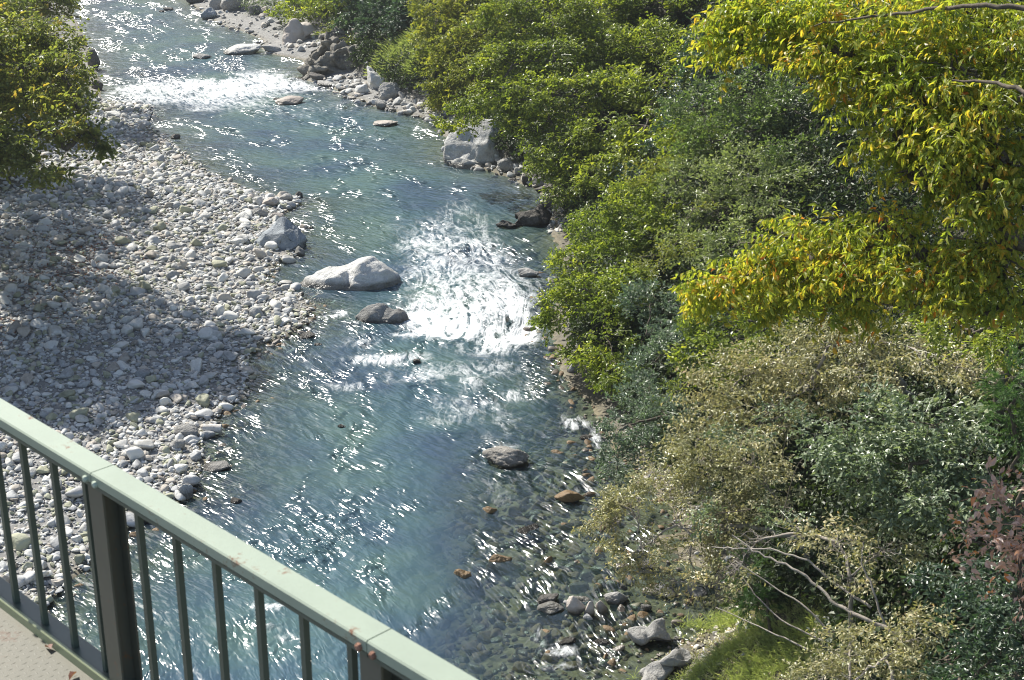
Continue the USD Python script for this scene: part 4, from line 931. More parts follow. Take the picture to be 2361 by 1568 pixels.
def plant(name, label, cat, style, leafm, blobs, base=None, dens=1.0, size=1.0, seed=1, horiz=0.6, group=None, bark="bark", single=0, trunk_r=0.09, shell=0.5, stems=1, clump=0.42, bare=0, droop=0.0, twig=True, fork=None, boughs=(), tonevar=1.0):
    """trunk + limbs to every leaf mass, twigs through it, and leafy sprigs spread over each mass's uneven volume."""
    r = np.random.default_rng(seed)
    cs, rs = [], []
    for b in blobs:
        if len(b) == 6:                    # a mass beyond the frame, in metres
            cs.append(np.array(b[:3])); rs.append(list(b[3:])); continue
        u, v, y, ru, rv = b[:5]
        c = at(u, v, y)
        d = project(c)[2]
        cs.append(c); rs.append([ru * d / F, 0.5 * (ru + rv) * d / F, rv * d / F / 0.95])
    cs, rs = np.array(cs), np.array(rs)
    if base is None:
        m = cs.mean(0)
        bx, by = m[0] + 0.8, m[1] + 0.6
        base = (bx, by)
    bz = float(terrain_z(base[0], base[1]))
    B = np.array([base[0], base[1], bz - 0.2])
    t = thing(name, label, cat, group)
    # trunk to the nearest leaf mass, then limbs from mass to mass, each as thick as what it carries
    top = np.array([base[0], base[1], max(bz + 0.5, 0.35 * bz + 0.65 * cs[:, 2].mean())]) if fork is None else np.array(fork)
    if fork is None:
        top[:2] = 0.75 * top[:2] + 0.25 * cs.mean(0)[:2]
    mid = cs.mean(0)
    nodes, parent, left = [top], [-1], list(range(len(cs)))
    order = []
    while left:
        best = min(((np.linalg.norm(cs[q] - nodes[p]) + 0.25 * np.linalg.norm(nodes[p] - top), q, p) for q in left for p in range(len(nodes))))
        _, q, p = best
        left.remove(q); nodes.append(cs[q]); parent.append(p); order.append(q)
    load = np.ones(len(nodes))
    for k in range(len(nodes) - 1, 0, -1):
        load[parent[k]] += load[k]
    rad_of = lambda k: trunk_r * (load[k] / load[0]) ** 0.6 * 0.75
    if stems:
        put("trunk", stick(curve(B, top, r, 0.0, 8, 0.04), trunk_r, trunk_r * 0.75, 8), M[bark], t, smooth=True)
    parts = []
    for k in range(1, len(nodes)):
        lp = curve(nodes[parent[k]], nodes[k], r, 0.04, 8, 0.03)
        parts.append(stick(lp, max(rad_of(k), 0.008), max(rad_of(k) * 0.6, 0.006), 6))
        rad = rs[order[k - 1]]
        if twig:
            for _ in range(6 + bare):
                e = nodes[k] + rad * (lambda q: q / np.linalg.norm(q))(r.normal(size=3)) * 0.9
                parts.append(stick(curve(lp[r.integers(4, 8)], e, r, 0.06, 6, 0.07), max(trunk_r * 0.10, 0.005), 0.003, 4))
    for pts_, r0, r1 in boughs:
        q = np.array([at(*p_) for p_ in pts_])
        tt, ti = np.linspace(0, 1, len(q)), np.linspace(0, 1, 4 * len(q))
        q = np.stack([np.interp(ti, tt, q[:, c_]) for c_ in range(3)], -1) + r.normal(0, r0 * 0.35, (len(ti), 3))
        put("bough", stick(q, r0, r1, 7), M[bark], t, smooth=True)
    if stems:
        br = put("branches", join(parts), M[bark], t, smooth=True)
        tag(br, kind="stuff")
    # sprigs
    pos, X = [], []
    for q, (c, rad) in enumerate(zip(cs, rs)):
        area = 4.0 * (rad[0] * rad[2] + rad[0] * rad[1])
        n = int(dens * 30 * area / size ** 2) + 4
        dirs = r.normal(size=(n * 2, 3)); dirs /= np.linalg.norm(dirs, axis=1, keepdims=True)
        lump = 0.62 + 0.75 * meshkit.fbm(dirs * 2.2 + seed * 7 + q * 3.3, 3, seed + q)
        rad_ = (shell + (1 - shell) * r.random(n * 2) ** 0.6) * lump
        p = c + dirs * rad_[:, None] * rad
        keep = meshkit.fbm(p * (1.15 / size), 3, seed + 50) > clump + 0.01
        keep &= p[:, 2] > terrain_z(p[:, 0], p[:, 1]) + 0.05
        keep &= p[:, 2] > 0.15
        p, dirs = p[keep][:n], dirs[keep][:n]
        out = dirs + (c - mid) * 0.35 / max(rad.max(), 0.3) + r.normal(0, 0.75, p.shape)
        out[:, 2] = out[:, 2] * (1 - horiz) - droop
        pos.append(p); X.append(out)
    pos, X = np.vstack(pos), np.vstack(X)
    X /= np.linalg.norm(X, axis=1, keepdims=True) + 1e-9
    up = np.array([0, 0, 1.0]) + r.normal(0, 0.42, X.shape) + SUN * 0.45
    Z = up - (up * X).sum(1, keepdims=True) * X; Z /= np.linalg.norm(Z, axis=1, keepdims=True) + 1e-9
    Y = np.cross(Z, X)
    R = np.stack([X, Y, Z], -1)
    sc = size * r.uniform(0.75, 1.25, len(pos))
    idx = np.clip((6 * (meshkit.fbm(pos * 0.9, 2, seed + 70) - 0.5) * 1.9 * tonevar + 3 + r.normal(0, 1.1 + 0.8 * (1 - tonevar), len(pos))).astype(int), 0, 5)
    gone = np.zeros(len(pos), bool)
    if single:
        u, v, d = project(pos)
        ok = (u > 10) & (u < 2350) & (v > 10) & (v < 1558)
        order = np.argsort(np.where(ok, d, 1e9) - r.random(len(pos)) * 0.5)
        # nearest sprig of each small patch of the view comes first
        cell, pick = set(), []
        for k in order:
            if not ok[k]:
                break
            key = (int(u[k] // 24), int(v[k] // 24))
            if key in cell:
                continue
            cell.add(key); pick.append(k)
        count = 0
        for k in pick:
            for (lv, lf, tone) in SPRIGS[style][idx[k]][0]:
                if count >= single:
                    break
                w = (lv * sc[k]) @ R[k].T + pos[k]
                put("leaf", (w, lf), LM[leafm], t, attrs={"tone": np.full(len(w), tone)})
                count += 1
            gone[k] = True
            if count >= single:
                break
    k = ~gone
    pr = instancer("crown", t, [sprig_mesh(s) for s in SPRIGS[style]], LM[leafm], pos[k], R[k], sc[k], idx[k], proto_name="leafy_twig")
    return t, cs, mid


def on_bank(u, v):
    d = ray(u, v)
    t = np.linspace(12, 140, 3000)
    p = np.array([0, 0, CAM_Z]) + t[:, None] * d
    k = np.argmax(p[:, 2] < np.maximum(terrain_z(p[:, 0], p[:, 1]), 0))
    return p[k]


def right_base(y, back): return (float(xr(y)) + back, y)


PL = []
# far right bank, top of the view
plant("bush", "pale green bush behind the far beach, leftmost at the top edge", "bush", "small", "pale", [(600, 2, 91, 34, 26), (650, 0, 90, 36, 26), (560, -22, 93, 40, 24)], seed=11, dens=1.0, size=1.5, clump=0.38)
plant("bush", "bright yellow-green bush above the far beach at the top edge", "bush", "broad", "bright", [(700, 20, 86, 40, 24), (750, 12, 84, 44, 28), (720, -20, 87, 50, 30), (790, 0, 83, 40, 30), (660, 30, 87, 26, 14)], seed=12, dens=1.0, size=1.5, clump=0.38)
plant("tree", "dark green tree at the top edge above the dark outcrop", "tree", "broad", "deep", [(840, 20, 79, 60, 44), (900, 10, 77, 60, 50), (815, 60, 78, 36, 24), (870, 66, 76, 46, 34), (930, 60, 74, 44, 40), (960, 20, 75, 50, 50), (830, -40, 80, 80, 40), (920, -50, 79, 80, 40)], seed=13, dens=1.1, size=1.4, clump=0.40)
plant("bush", "grey-green slender shrub between the dark tree and the yellow-green tree", "bush", "small", "silver", [(965, 90, 76, 26, 34), (975, 40, 76, 26, 34), (950, 130, 77, 22, 26)], seed=14, dens=1.0, size=1.4)
plant("bush", "low olive scrub on top of the dark rock outcrop", "bush", "small", "autumn", [(775, 62, 80, 34, 12), (840, 92, 77, 40, 14), (890, 100, 75, 36, 16), (750, 80, 80, 18, 8), (800, 140, 76.5, 20, 8), (760, 165, 75.5, 18, 6)], seed=15, dens=0.9, size=1.2, trunk_r=0.04)
plant("tree", "yellow-green tree beside the grass clump on the far right bank", "tree", "broad", "yellow", [(1010, 30, 70, 56, 46), (1080, 20, 70, 60, 50), (1000, 100, 69, 46, 42), (1060, 110, 68, 60, 50), (1030, 175, 67, 54, 40), (1095, 170, 66, 56, 50), (1010, 215, 67, 34, 22), (1120, 80, 67, 60, 50), (1060, 225, 66, 40, 22)], seed=16, dens=1.2, size=1.3, clump=0.38)
# the maple over the huge boulder
plant("tree", "fresh green maple whose branches hang over the huge block-like boulder", "tree", "broad", "maple", [(1180, 60, 57, 80, 56), (1270, 40, 57, 90, 60), (1180, 150, 55, 76, 46), (1280, 140, 55, 90, 50), (1150, 220, 54, 70, 34), (1100, 245, 55, 56, 20), (1060, 285, 56, 46, 14), (1250, 230, 53, 84, 42), (1330, 220, 53, 70, 46), (1205, 285, 53, 50, 26), (1280, 310, 52, 76, 40), (1250, 370, 51, 46, 34), (1330, 380, 51, 60, 40), (1300, 440, 50, 42, 30)], base=right_base(55, 2.6), seed=17, dens=1.25, size=1.15, clump=0.40, trunk_r=0.14, horiz=0.75)
plant("tree", "deep green maple right of the overhanging one, reaching the top edge", "tree", "broad", "maple", [(1390, 30, 58, 90, 60), (1500, 20, 58, 90, 60), (1600, 30, 57, 70, 60), (1400, 120, 56, 90, 56), (1510, 110, 55, 90, 60), (1600, 130, 53, 60, 60), (1420, 210, 53, 80, 50), (1520, 210, 52, 80, 50), (1400, 300, 51, 76, 46), (1490, 290, 50, 70, 50), (1400, 390, 49, 60, 40), (1460, 370, 49, 60, 46)], base=right_base(54, 6.0), seed=18, dens=1.15, size=1.15, clump=0.43, trunk_r=0.16, horiz=0.75)
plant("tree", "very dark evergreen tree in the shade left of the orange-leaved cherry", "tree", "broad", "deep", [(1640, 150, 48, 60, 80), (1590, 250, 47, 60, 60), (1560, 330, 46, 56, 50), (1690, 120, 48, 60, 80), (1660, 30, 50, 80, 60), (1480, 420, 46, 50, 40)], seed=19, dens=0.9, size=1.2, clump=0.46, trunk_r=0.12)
# middle of the right bank
plant("shrub", "glossy green shrub with a deep black hollow below the cherry's upper branches", "shrub", "glossy", "evergreen", [(1620, 240, 42, 70, 50), (1720, 210, 41, 80, 60), (1820, 250, 40, 80, 60), (1900, 300, 39, 80, 60), (1640, 330, 41, 70, 50), (1740, 300, 40, 70, 50), (1850, 360, 38, 80, 50)], seed=20, dens=1.2, size=1.25, clump=0.43)
plant("shrub", "grey-green shrub with shiny small leaves in the middle of the right bank", "shrub", "glossy", "silver", [(1620, 420, 39, 80, 50), (1720, 400, 38, 80, 60), (1820, 440, 37, 80, 60), (1900, 420, 37, 70, 50), (1660, 500, 38, 80, 50), (1760, 510, 36, 80, 50), (1600, 570, 37, 60, 46), (1680, 580, 35, 70, 46)], seed=21, dens=1.25, size=1.25, clump=0.41)
plant("shrub", "green leafy shrub between the maple and the grey-green shrub", "shrub", "broad", "bright", [(1560, 420, 42, 60, 46), (1520, 470, 41, 50, 40), (1580, 330, 43, 56, 40), (1620, 300, 43, 50, 36)], seed=22, dens=1.1, size=1.1, clump=0.42)
plant("bush", "bright green bush hanging over the main rapid from the right bank", "bush", "broad", "bright", [(1450, 480, 40, 60, 46), (1380, 530, 40, 60, 40), (1500, 540, 39, 60, 50), (1420, 590, 39, 70, 46), (1330, 610, 39, 46, 34), (1350, 670, 38, 60, 36), (1450, 660, 37, 56, 46), (1300, 700, 38, 44, 34), (1390, 740, 37, 54, 40), (1280, 745, 38, 36, 22), (1340, 790, 37, 50, 36), (1410, 800, 36, 46, 40), (1350, 850, 36, 46, 28), (1420, 860, 35, 36, 30)], base=right_base(38, 1.2), seed=23, dens=1.25, size=0.95, clump=0.41, trunk_r=0.08)
plant("bush", "silvery blue-green evergreen bush right of the bright green bush", "bush", "glossy", "blue", [(1500, 700, 34, 60, 40), (1570, 720, 33, 60, 46), (1490, 770, 33, 54, 46), (1560, 800, 32, 60, 46), (1630, 760, 32, 50, 50), (1500, 840, 32, 50, 30)], base=right_base(33, 1.6), seed=24, dens=1.4, size=1.0, clump=0.40, trunk_r=0.07)
plant("bush", "silvery evergreen bush at the waterside above the sandy shallows", "bush", "glossy", "blue", [(1480, 920, 30, 60, 40), (1540, 960, 29, 56, 46), (1450, 980, 29, 56, 40), (1490, 1030, 28.5, 50, 40), (1425, 1050, 28.5, 42, 36), (1420, 1095, 28, 32, 26)], base=right_base(29, 1.3), seed=25, dens=1.4, size=0.9, clump=0.40, trunk_r=0.06)
plant("shrub", "vivid green shrub just below the cherry's lower branches", "shrub", "broad", "bright", [(1660, 740, 31, 70, 40), (1700, 800, 30, 70, 50), (1620, 820, 31, 50, 40), (1760, 750, 31, 60, 40)], seed=26, dens=1.2, size=0.9, clump=0.42)
plant("shrub", "leafy green shrub at the right edge below the thick cherry bough", "shrub", "pale", "bright", [(2230, 760, 22, 80, 50), (2320, 780, 21, 70, 60), (2330, 700, 23, 60, 50), (2180, 730, 23, 60, 36)], seed=27, dens=1.1, size=0.9, single=0)
plant("shrub", "olive and straw-coloured shrub across the middle right, upper of the dry-leaved ones", "shrub", "dry", "dry", [(1700, 880, 27, 90, 60), (1800, 830, 27, 90, 60), (1910, 800, 26, 90, 56), (2030, 790, 26, 90, 56), (2140, 820, 25, 80, 50), (1640, 960, 27, 70, 50), (1740, 970, 26, 90, 54), (1860, 900, 26, 80, 50), (1980, 870, 25, 70, 40), (2240, 860, 24, 70, 50), (1600, 1010, 27, 60, 40)], base=right_base(28, 4.0), seed=28, dens=1.25, size=0.95, clump=0.42, single=300, trunk_r=0.08, bare=5, bark="bark_pale")
plant("shrub", "straw-coloured dry-leaved shrub overhanging the sandy shallows", "shrub", "dry", "dry", [(1620, 1060, 24.5, 80, 46), (1720, 1060, 24, 80, 50), (1540, 1120, 24.5, 70, 40), (1640, 1140, 24, 80, 46), (1460, 1180, 24.5, 64, 32), (1560, 1210, 24, 70, 36), (1400, 1220, 24.5, 50, 24), (1680, 1210, 23.5, 70, 40), (1480, 1265, 24, 60, 26), (1590, 1290, 23.5, 60, 26), (1770, 1120, 23.5, 60, 50), (1540, 1340, 23.8, 50, 16), (1620, 1350, 23.4, 50, 24), (1470, 1310, 24.2, 36, 14), (1600, 1240, 23.6, 60, 34), (1430, 1160, 24.8, 40, 26)], base=right_base(23, 3.2), seed=29, dens=1.15, size=0.85, clump=0.43, single=300, trunk_r=0.07, bare=9, bark="bark_pale")
plant("shrub", "pale blue-green leafy shrub in the lower right, in front of a black hollow", "shrub", "pale", "pale", [(1930, 1010, 21, 80, 50), (2040, 970, 21, 90, 54), (2150, 980, 20.5, 90, 60), (1990, 1080, 20.5, 80, 50), (2100, 1070, 20, 90, 60), (2220, 1060, 20, 80, 60), (2180, 1150, 19.5, 80, 54), (2270, 1160, 19.5, 60, 60), (2080, 1160, 20, 60, 40)], base=right_base(21, 4.8), seed=30, dens=1.3, size=0.9, clump=0.41, single=300, trunk_r=0.08)
plant("shrub", "half-bare shrub with long pale bent branches at the lower right", "shrub", "dry", "dry", [(1830, 1230, 20.5, 70, 36), (1930, 1250, 20, 80, 40), (2040, 1270, 19.5, 70, 44), (1740, 1250, 21, 60, 30), (1690, 1330, 21, 50, 34), (1960, 1330, 19.5, 60, 30)], base=right_base(19.5, 2.6), boughs=[([(2080, 1470, 18.6), (1990, 1425, 18.9), (1930, 1395, 19.2), (1880, 1345, 19.5), (1810, 1300, 19.8), (1740, 1275, 20.1), (1690, 1235, 20.4)], 0.034, 0.009),
    ([(2010, 1400, 19.0), (1930, 1350, 19.4), (1860, 1290, 19.7), (1780, 1265, 20.0), (1700, 1265, 20.3), (1640, 1262, 20.6)], 0.022, 0.007), ([(1920, 1470, 19.6), (1860, 1400, 19.9), (1780, 1350, 20.3), (1690, 1290, 20.7)], 0.020, 0.006),
    ([(1900, 1480, 20.0), (1800, 1430, 20.4), (1740, 1370, 20.8), (1690, 1300, 21.2)], 0.016, 0.006), ([(2040, 1440, 18.7), (2010, 1350, 19.0), (1985, 1300, 19.2), (1990, 1250, 19.3)], 0.020, 0.007), ([(1870, 1500, 20.4), (1760, 1450, 20.9), (1650, 1400, 21.5)], 0.016, 0.006)], seed=31, dens=0.6, size=0.85, clump=0.45, single=200, trunk_r=0.06, bare=14, bark="bark_pale")
plant("shrub", "low dry-leaved shrub along the bottom edge right of the bright grass", "shrub", "dry", "dry", [(1960, 1500, 18, 80, 36), (2040, 1520, 17.5, 80, 44), (1900, 1560, 18.5, 60, 24), (2120, 1460, 17.5, 70, 40), (1860, 1600, 18.5, 60, 24), (1960, 1580, 17.5, 90, 40), (2080, 1600, 17, 90, 50)], base=right_base(17, 2.6), seed=32, dens=1.0, size=0.8, clump=0.42, single=200, trunk_r=0.05, bare=4, bark="bark_pale")
plant("shrub", "dark blue-green glossy shrub filling the bottom right corner", "shrub", "glossy", "deep", [(2200, 1360, 17, 80, 50), (2300, 1340, 16.5, 70, 50), (2250, 1440, 16, 80, 50), (2340, 1430, 15.5, 60, 60), (2180, 1520, 16, 70, 50), (2290, 1520, 15.5, 80, 56), (2350, 1560, 15, 60, 50), (2220, 1590, 15.5, 80, 40)], base=right_base(16, 3.0), seed=33, dens=1.3, size=0.95, clump=0.40, single=300, trunk_r=0.06)
plant("sapling", "russet and mauve leaved sapling poking in at the right edge", "sapling", "russet", "russet", [(2335, 1170, 12, 34, 30), (2300, 1262, 12, 40, 20), (2350, 1265, 11.8, 30, 26), (2245, 1250, 12.1, 26, 10), (2352, 1360, 11.6, 26, 26), (2390, 1220, 11.8, 40, 60)], base=right_base(12.4, 2.2), seed=34, dens=1.5, size=0.85, clump=0.36, single=200, trunk_r=0.035)
plant("cedar", "young bright green cedar at the right edge under the cherry bough", "cedar", "cedar", "cedar", [(2335, 870, 17, 34, 40), (2325, 940, 17, 44, 40), (2340, 1000, 17, 40, 34), (2370, 900, 17, 50, 70)], base=right_base(17.3, 3.6), seed=35, dens=2.0, size=0.9, clump=0.30, trunk_r=0.05, horiz=0.2)
plant("cedar", "small dark cedar seedling showing behind the bare branches", "cedar", "cedar", "cedar", [(1720, 1340, 22.5, 30, 46), (1735, 1400, 22.5, 34, 30), (1715, 1290, 22.5, 18, 30)], base=right_base(22.6, 2.2), seed=36, dens=2.0, size=0.9, clump=0.30, trunk_r=0.03, horiz=0.2)
plant("cherry_tree", "large cherry tree with yellow-green and orange leaves filling the upper right", "tree", "cherry", "cherry", [
    (1720, 60, 14.5, 60, 44), (1790, 30, 14.3, 80, 40), (1890, 50, 14, 90, 46), (2000, 30, 13.6, 90, 40), (2110, 60, 13.2, 100, 50), (2230, 40, 12.8, 100, 50), (2330, 90, 12.4, 80, 60), (1850, 120, 13.8, 90, 34), (1960, 130, 13.5, 90, 44), (2080, 150, 13, 90, 46), (2200, 160, 12.6, 100, 50),
    (2310, 210, 12.2, 80, 60), (2020, 220, 13.2, 80, 44), (2130, 260, 12.8, 90, 50), (2250, 290, 12.3, 90, 56), (2070, 320, 12.9, 70, 40), (2180, 370, 12.4, 90, 50), (2320, 370, 12, 70, 60), (2110, 420, 12.6, 80, 40), (2250, 450, 12.2, 90, 46), (1700, 130, 14.5, 44, 22),
    (1730, 560, 14, 66, 30), (1820, 540, 13.8, 80, 40), (1930, 520, 13.4, 80, 40), (2040, 510, 13, 80, 40), (1680, 650, 14, 60, 30), (1770, 630, 13.8, 80, 40), (1890, 620, 13.4, 90, 46), (2010, 610, 13, 90, 46), (2130, 590, 12.6, 90, 46), (2250, 580, 12.3, 90, 50), (2340, 560, 12, 60, 60), (2190, 660, 12.4, 80, 36), (2310, 660, 12, 70, 40), (1660, 690, 14, 40, 18), (1960, 680, 13.3, 80, 26), (1840, 690, 13.7, 70, 24)],
    base=(9.5, 13.0), fork=(6.6, 12.2, 12.0), boughs=[([(2460, 690, 11.6), (2361, 705, 11.9), (2250, 718, 12.2), (2150, 712, 12.5), (2050, 700, 12.9), (1950, 690, 13.3)], 0.045, 0.010), ([(2460, 190, 11.6), (2361, 225, 11.8), (2270, 262, 12.1), (2180, 290, 12.4), (2060, 300, 12.8)], 0.035, 0.008),
    ([(2460, 180, 11.2), (2361, 210, 11.5), (2280, 190, 11.8), (2200, 180, 12.1)], 0.026, 0.008), ([(2420, 20, 11.8), (2280, 12, 12.1), (2150, 20, 12.5), (2000, 40, 13.0), (1880, 62, 13.5)], 0.024, 0.006), ([(2180, 700, 12.3), (2100, 620, 12.6), (2020, 570, 13.0), (1900, 545, 13.4)], 0.018, 0.006), ([(2361, 620, 11.9), (2250, 560, 12.2), (2170, 540, 12.5)], 0.02, 0.006)], tonevar=0.4, seed=37, dens=1.55, size=0.68, clump=0.40, single=300, trunk_r=0.16, horiz=0.8, shell=0.35, droop=0.12)

for lab, bl, sd, lm_, st_ in (
        ("light green climber trailing from the maple over the grey-green shrub", [(1480, 400, 40, 40, 30), (1540, 380, 40, 36, 24), (1600, 480, 37, 40, 24), (1560, 560, 36, 40, 26), (1500, 600, 36, 36, 24)], 51, "yellow", "small"),
        ("yellowish climber between the vivid green shrub and the silvery bush", [(1620, 680, 31, 40, 22), (1590, 880, 29, 44, 26), (1680, 850, 28, 50, 24), (1540, 900, 29.5, 34, 20)], 52, "maple", "small"),
        ("small-leaved green climber spilling over the straw-coloured shrub", [(1700, 1010, 23.5, 44, 24), (1800, 960, 24, 50, 24), (1880, 1000, 22.5, 40, 26), (1640, 1190, 22.8, 40, 24), (1800, 1190, 21.8, 46, 24)], 53, "pale", "small")):
    plant("climber", lab, "climber", st_, lm_, bl, seed=sd, dens=0.8, size=0.9, clump=0.44, trunk_r=0.02)

# left bank
plant("tree", "olive and amber tree leaning over the gravel bar at the left edge", "tree", "broad", "autumn", [(40, 60, 45, 80, 46), (120, 90, 45, 60, 40), (40, 150, 43, 90, 44), (140, 170, 43, 54, 40), (170, 230, 42, 36, 26), (60, 240, 42, 90, 44), (120, 290, 41, 60, 30), (40, 340, 40.5, 80, 40), (150, 345, 41, 70, 30), (225, 335, 41, 30, 20), (70, 390, 40, 70, 24), (200, 300, 41.5, 30, 14), (-80, 150, 43, 110, 90), (-110, 320, 40, 110, 80), (-16.5, 46, 6.0, 1.9, 1.9, 1.5), (-14.2, 44.6, 6.4, 1.6, 1.6, 1.2), (-15.6, 41.6, 5.4, 1.7, 1.7, 1.3), (-14.6, 39.4, 5.4, 1.5, 1.5, 1.2), (-17.0, 43.5, 8, 2, 2, 1.6), (-17.5, 39.0, 6.0, 2.0, 2.0, 1.6)], base=(-17.5, 42.0), seed=41, dens=1.2, size=1.2, clump=0.41, trunk_r=0.16)
plant("tree", "dark far tree at the top left corner over the water's edge", "tree", "broad", "autumn", [(60, -10, 66, 90, 40), (120, 20, 66, 34, 34), (-40, 30, 64, 90, 60), (150, -20, 70, 30, 26), (30, -60, 68, 120, 50)], base=(-22.5, 67), seed=42, dens=1.1, size=1.3, trunk_r=0.16)

plant("tree", "broad tree beyond the left edge whose crown shades the gravel", "tree", "broad", "autumn", [(-18.6, 54.4, 6.2, 1.9, 1.9, 1.5), (-20.2, 57.5, 7.2, 2.0, 2.0, 1.6), (-18.8, 51.0, 6.4, 1.8, 1.8, 1.5), (-21.0, 53.0, 7.4, 2.2, 2.2, 1.7), (-20.0, 48.5, 7.0, 2.0, 2.0, 1.6), (-22.6, 58.5, 8.0, 2.0, 2.0, 1.6)], base=(-23, 54), seed=43, dens=0.8, size=1.5, trunk_r=0.2, twig=False)

# thin sunlit air over the valley
M["haze"] = usdkit.material(stage, "/World/Looks/valley_air", {"v": ("principled_volume", {"color": (0.90, 0.95, 1.0), "density": 0.0003, "anisotropy": 0.45})}, [], volume="v.volume")
_hz = trimesh.creation.box([1300, 1300, 186]); _hz.apply_translation([0, 0, 78])
tag(put("haze", _hz, M["haze"]), kind="stuff")

# ---------------------------------------------------------------- grass and undergrowth
def undergrowth():
    rg = np.random.default_rng(61)
    n = 44000
    y = 13 + 93 * rg.random(n) ** 1.35
    fore = np.interp(y, [15, 26, 33, 40, 56, 60, 70, 80, 88, 98, 120], [0.4, 0.6, 0.4, 0.3, 0.4, 1.2, 1.6, 3.0, 4.5, 5.0, 2.0])
    x = xr(y) + fore + 0.3 + rg.random(n) ** 1.3 * 11
    z = terrain_z(x, y) + rg.uniform(0.05, 0.6, n)
    gu, gv, _ = project(np.stack([x, y, terrain_z(x, y)], -1))
    k = (y > 26) | (gu > 1930) | (gv < 1420)
    x, y, z = x[k], y[k], z[k]; n = len(x)
    a = rg.random(n) * 2 * np.pi
    X = np.stack([np.cos(a), np.sin(a), rg.uniform(-0.3, 0.6, n)], -1); X /= np.linalg.norm(X, axis=1, keepdims=True)
    up = np.array([-0.4, 0, 1.0]) + rg.normal(0, 0.3, X.shape); Z = up - (up * X).sum(1, keepdims=True) * X; Z /= np.linalg.norm(Z, axis=1, keepdims=True)
    R = np.stack([X, np.cross(Z, X), Z], -1)
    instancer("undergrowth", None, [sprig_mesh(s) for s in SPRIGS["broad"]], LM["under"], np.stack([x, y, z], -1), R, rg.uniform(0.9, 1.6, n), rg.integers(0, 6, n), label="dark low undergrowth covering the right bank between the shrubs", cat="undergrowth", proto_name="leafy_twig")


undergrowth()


def grass(name, label, spots, seed, n, size, lm="grass"):
    rg = np.random.default_rng(seed)
    Ps = []
    for (u, v, y, ru, rv) in spots:
        c = on_bank(u, v); d = project(c)[2]
        rx, ry = ru * d / F, max(rv * d / F, 0.3) * 1.6
        x = c[0] + rg.normal(0, 0.5, n) * rx; yy = c[1] + rg.normal(0, 0.5, n) * ry
        Ps.append(np.stack([x, yy, terrain_z(x, yy)], -1))
    Ps = np.vstack(Ps)
    instancer(name, None, [sprig_mesh(s) for s in SPRIGS["grass"]], LM[lm], Ps, yaw(len(Ps), rg, 0.15), rg.uniform(0.7, 1.3, len(Ps)) * size, rg.integers(0, 6, len(Ps)), label=label, cat="grass", proto_name="grass_tuft")


grass("tall_grass", "tall pale green grass clump on the far right bank beside the rock pile", [(900, 140, 76.5, 40, 8), (940, 122, 75, 40, 8), (972, 150, 73, 30, 8), (930, 145, 75, 50, 8)], 71, 300, 1.2)
grass("grass", "bright short green grass on the shore at the bottom edge", [(1700, 1490, 21.6, 130, 30), (1640, 1540, 21.6, 130, 40), (1760, 1530, 21, 130, 40), (1820, 1470, 21, 130, 30), (1700, 1570, 20.6, 150, 40), (1680, 1440, 22, 100, 30), (1850, 1520, 20.5, 140, 40)], 72, 150, 0.40)


def litter(name, label, n, place, seed, lm, size):
    rg = np.random.default_rng(seed)
    x, y = place(rg, n)
    z = terrain_z(x, y) + 0.02 + rg.uniform(0, 0.06, n)
    k = z > 0.0
    x, y, z = x[k], y[k], z[k]
    protos = []
    for q in range(5):
        v, f = leaf_tris(0.085, 0.045, 0.3, 0.5 * q / 4)
        protos.append(((v, f), {"tone": np.full(len(v), q / 4)}))
    instancer(name, None, protos, LM[lm] if lm in LM else M[lm], np.stack([x, y, z], -1), yaw(len(x), rg, 0.5), rg.uniform(0.7, 1.3, len(x)) * size, rg.integers(0, 5, len(x)), label=label, cat="leaf litter", proto_name="leaf")


def _shore(rg, n):
    y = 20 + 14 * rg.random(n); return xr(y) + rg.uniform(-0.1, 2.2, n), y


def _shade(rg, n):
    g = np.array([ground(u, v, 0.5)[:2] for u, v in ((150, 590), (110, 640), (200, 600), (90, 560), (60, 720), (230, 560), (140, 660))])
    c = g[rg.integers(0, len(g), n)]
    return c[:, 0] + rg.normal(0, 0.9, n), c[:, 1] + rg.normal(0, 1.1, n)


litter("leaf_litter", "tan and brown fallen leaves strewn along the near right shore", 5000, _shore, 81, "dry", 0.8)
litter("leaf_litter", "reddish brown fallen leaves among the shaded cobbles at the left edge", 1100, _shade, 82, "fallen", 1.1)

# ---------------------------------------------------------------- bridge: handrail and walkway
AZ = math.radians(44.79)
RD = np.array([-math.sin(AZ), math.cos(AZ), 0]); RN = np.array([math.cos(AZ), math.sin(AZ), 0])
RP, RW, RH, RS = 2.7663, 0.1097, 2.7189, 1.6775      # outer edge's distance, rail width, drop of its top below the lens, post spacing
S0 = 1.84358 * RH                                     # along the rail, the joint over the left post


def rp(s, n, drop): return RD * s + RN * n + np.array([0, 0, CAM_Z - drop])


def bar(s0, s1, n0, n1, z0, z1, ch=0.0):
    """a straight bar along the handrail; ch rounds its edges with a chamfer."""
    if ch:
        pr = np.array([[n0 + ch, z0], [n1 - ch, z0], [n1, z0 + ch], [n1, z1 - ch], [n1 - ch, z1], [n0 + ch, z1], [n0, z1 - ch], [n0, z0 + ch]])
    else:
        pr = np.array([[n0, z0], [n1, z0], [n1, z1], [n0, z1]])
    k = len(pr)
    v = np.array([rp(s, n, z) for s in (s0, s1) for n, z in pr])
    f = []
    for i in range(k):
        j = (i + 1) % k
        f += [[i, j, k + j], [i, k + j, k + i]]
    f += [[0, i + 1, i] for i in range(1, k - 1)] + [[k, k + i, k + i + 1] for i in range(1, k - 1)]
    m = trimesh.Trimesh(v, np.array(f), process=False); m.fix_normals()
    return np.array(m.vertices), np.array(m.faces)


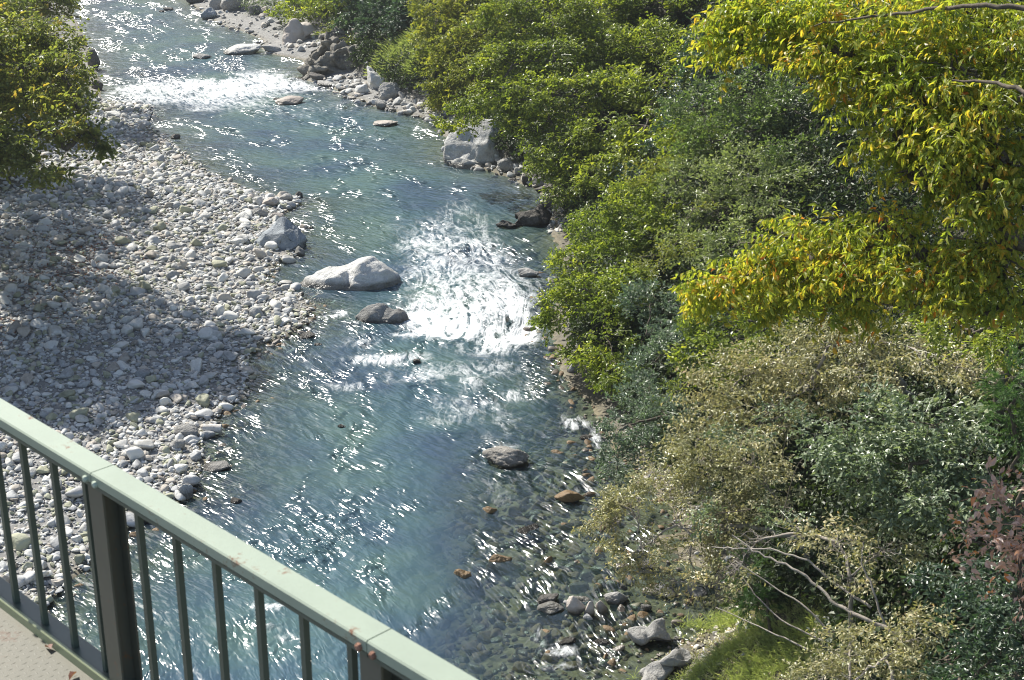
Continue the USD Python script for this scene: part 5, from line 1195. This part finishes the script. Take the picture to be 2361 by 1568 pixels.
rail = thing("bridge_railing", "pale green painted steel handrail with bars running across the lower left", "railing")
joints = [S0 + 2 * RS, S0 + RS, S0, S0 - RS, S0 - 2 * RS]
for a_, b_ in zip(joints[:-1], joints[1:]):
    put("top_rail", bar(b_ + 0.0025, a_ - 0.0025, RP - RW, RP, RH, RH + 0.05, 0.006), M["rail_paint"], rail)
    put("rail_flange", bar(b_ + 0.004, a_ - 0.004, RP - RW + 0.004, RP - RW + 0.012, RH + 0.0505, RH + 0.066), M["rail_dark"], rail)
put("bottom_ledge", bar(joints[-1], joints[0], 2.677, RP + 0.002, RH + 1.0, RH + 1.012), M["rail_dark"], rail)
for q, s in enumerate(joints[1:-1]):
    po = put("post", join([bar(s - 0.053, s + 0.053, RP - RW + 0.012, RP - RW + 0.021, RH + 0.052, RH + 1.0), bar(s - 0.053, s + 0.053, RP - 0.012, RP - 0.003, RH + 0.052, RH + 1.0), bar(s - 0.0035, s + 0.0035, RP - RW + 0.021, RP - 0.012, RH + 0.052, RH + 1.0)]), M["post_paint"], rail)
    for e in (-0.035, 0.035):
        c = rp(s + e, RP - RW - 0.001, RH + 0.036)
        hexa = stick([c + RN * 0.004, c - RN * 0.010, c - RN * 0.014], np.array([0.014, 0.014, 0.008]), 0, 6)
        put("bolt", hexa, M["rust"] if q == 2 else M["bolt"], po)
for a_, b_ in zip(joints[:-1], joints[1:]):
    for k in range(1, 7):
        s = a_ + (b_ - a_) * (k / 6.5 - 0.01)
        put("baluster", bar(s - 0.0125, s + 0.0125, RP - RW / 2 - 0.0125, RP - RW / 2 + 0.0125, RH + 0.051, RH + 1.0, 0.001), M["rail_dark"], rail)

walk = thing("bridge_walkway", "olive checkered steel walkway plate of the bridge in the lower left corner", "walkway")
put("deck_plate", bar(S0 - 0.4 * RS, S0 + 2 * RS, 1.75, 2.655, RH + 1.03, RH + 1.042), M["deck_paint"], walk)
put("edge_lip", bar(S0 - 2 * RS, S0 + 2 * RS, 2.655, 2.675, RH + 0.985, RH + 1.06, 0.003), M["lip_paint"], walk)
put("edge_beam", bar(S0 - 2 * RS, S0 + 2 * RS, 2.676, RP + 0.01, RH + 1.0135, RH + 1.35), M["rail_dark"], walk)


def treads():
    ps = []
    k = 0
    for i, s in enumerate(np.arange(S0 - 0.3 * RS, S0 + 1.2 * RS, 0.034)):
        for j, n in enumerate(np.arange(2.0, 2.63, 0.034)):
            L = 0.013; w = 0.0035
            d0, d1 = (RD, RN) if (i + j) % 2 else (RN, RD)
            c = rp(s, n, RH + 1.0298)
            v = np.array([c - d0 * L, c + d1 * w, c + d0 * L, c - d1 * w, c + [0, 0, 0.0012]])
            ps.append((v, np.array([[0, 4, 1], [1, 4, 2], [2, 4, 3], [3, 4, 0], [0, 1, 4], [1, 2, 4], [2, 3, 4], [3, 0, 4]][:4])))
    return join(ps)


tag(put("tread_pattern", treads(), M["deck_paint"], walk), kind="stuff")
for k, (u, v, lab) in enumerate(((40, 1430, "curled brown dead leaf on the walkway near the lip, upper one"), (118, 1502, "curled reddish dead leaf on the walkway near the lip, middle one"), (178, 1555, "small brown dead leaf by the lip at the bottom edge"))):
    c = ground(u, v, CAM_Z - RH - 1.026)
    lv, lf = leaf_tris(0.05, 0.032, 0.5, 0.3)
    lv = lv @ (rotz(k * 1.9 + 0.4) @ rotx(0.3)).T + c + [0, 0, 0.012]
    tag(put("dead_leaf", (lv, lf), M["fallen"], None, attrs={"tone": np.full(len(lv), 0.4 + 0.2 * k)}), lab, "leaf")
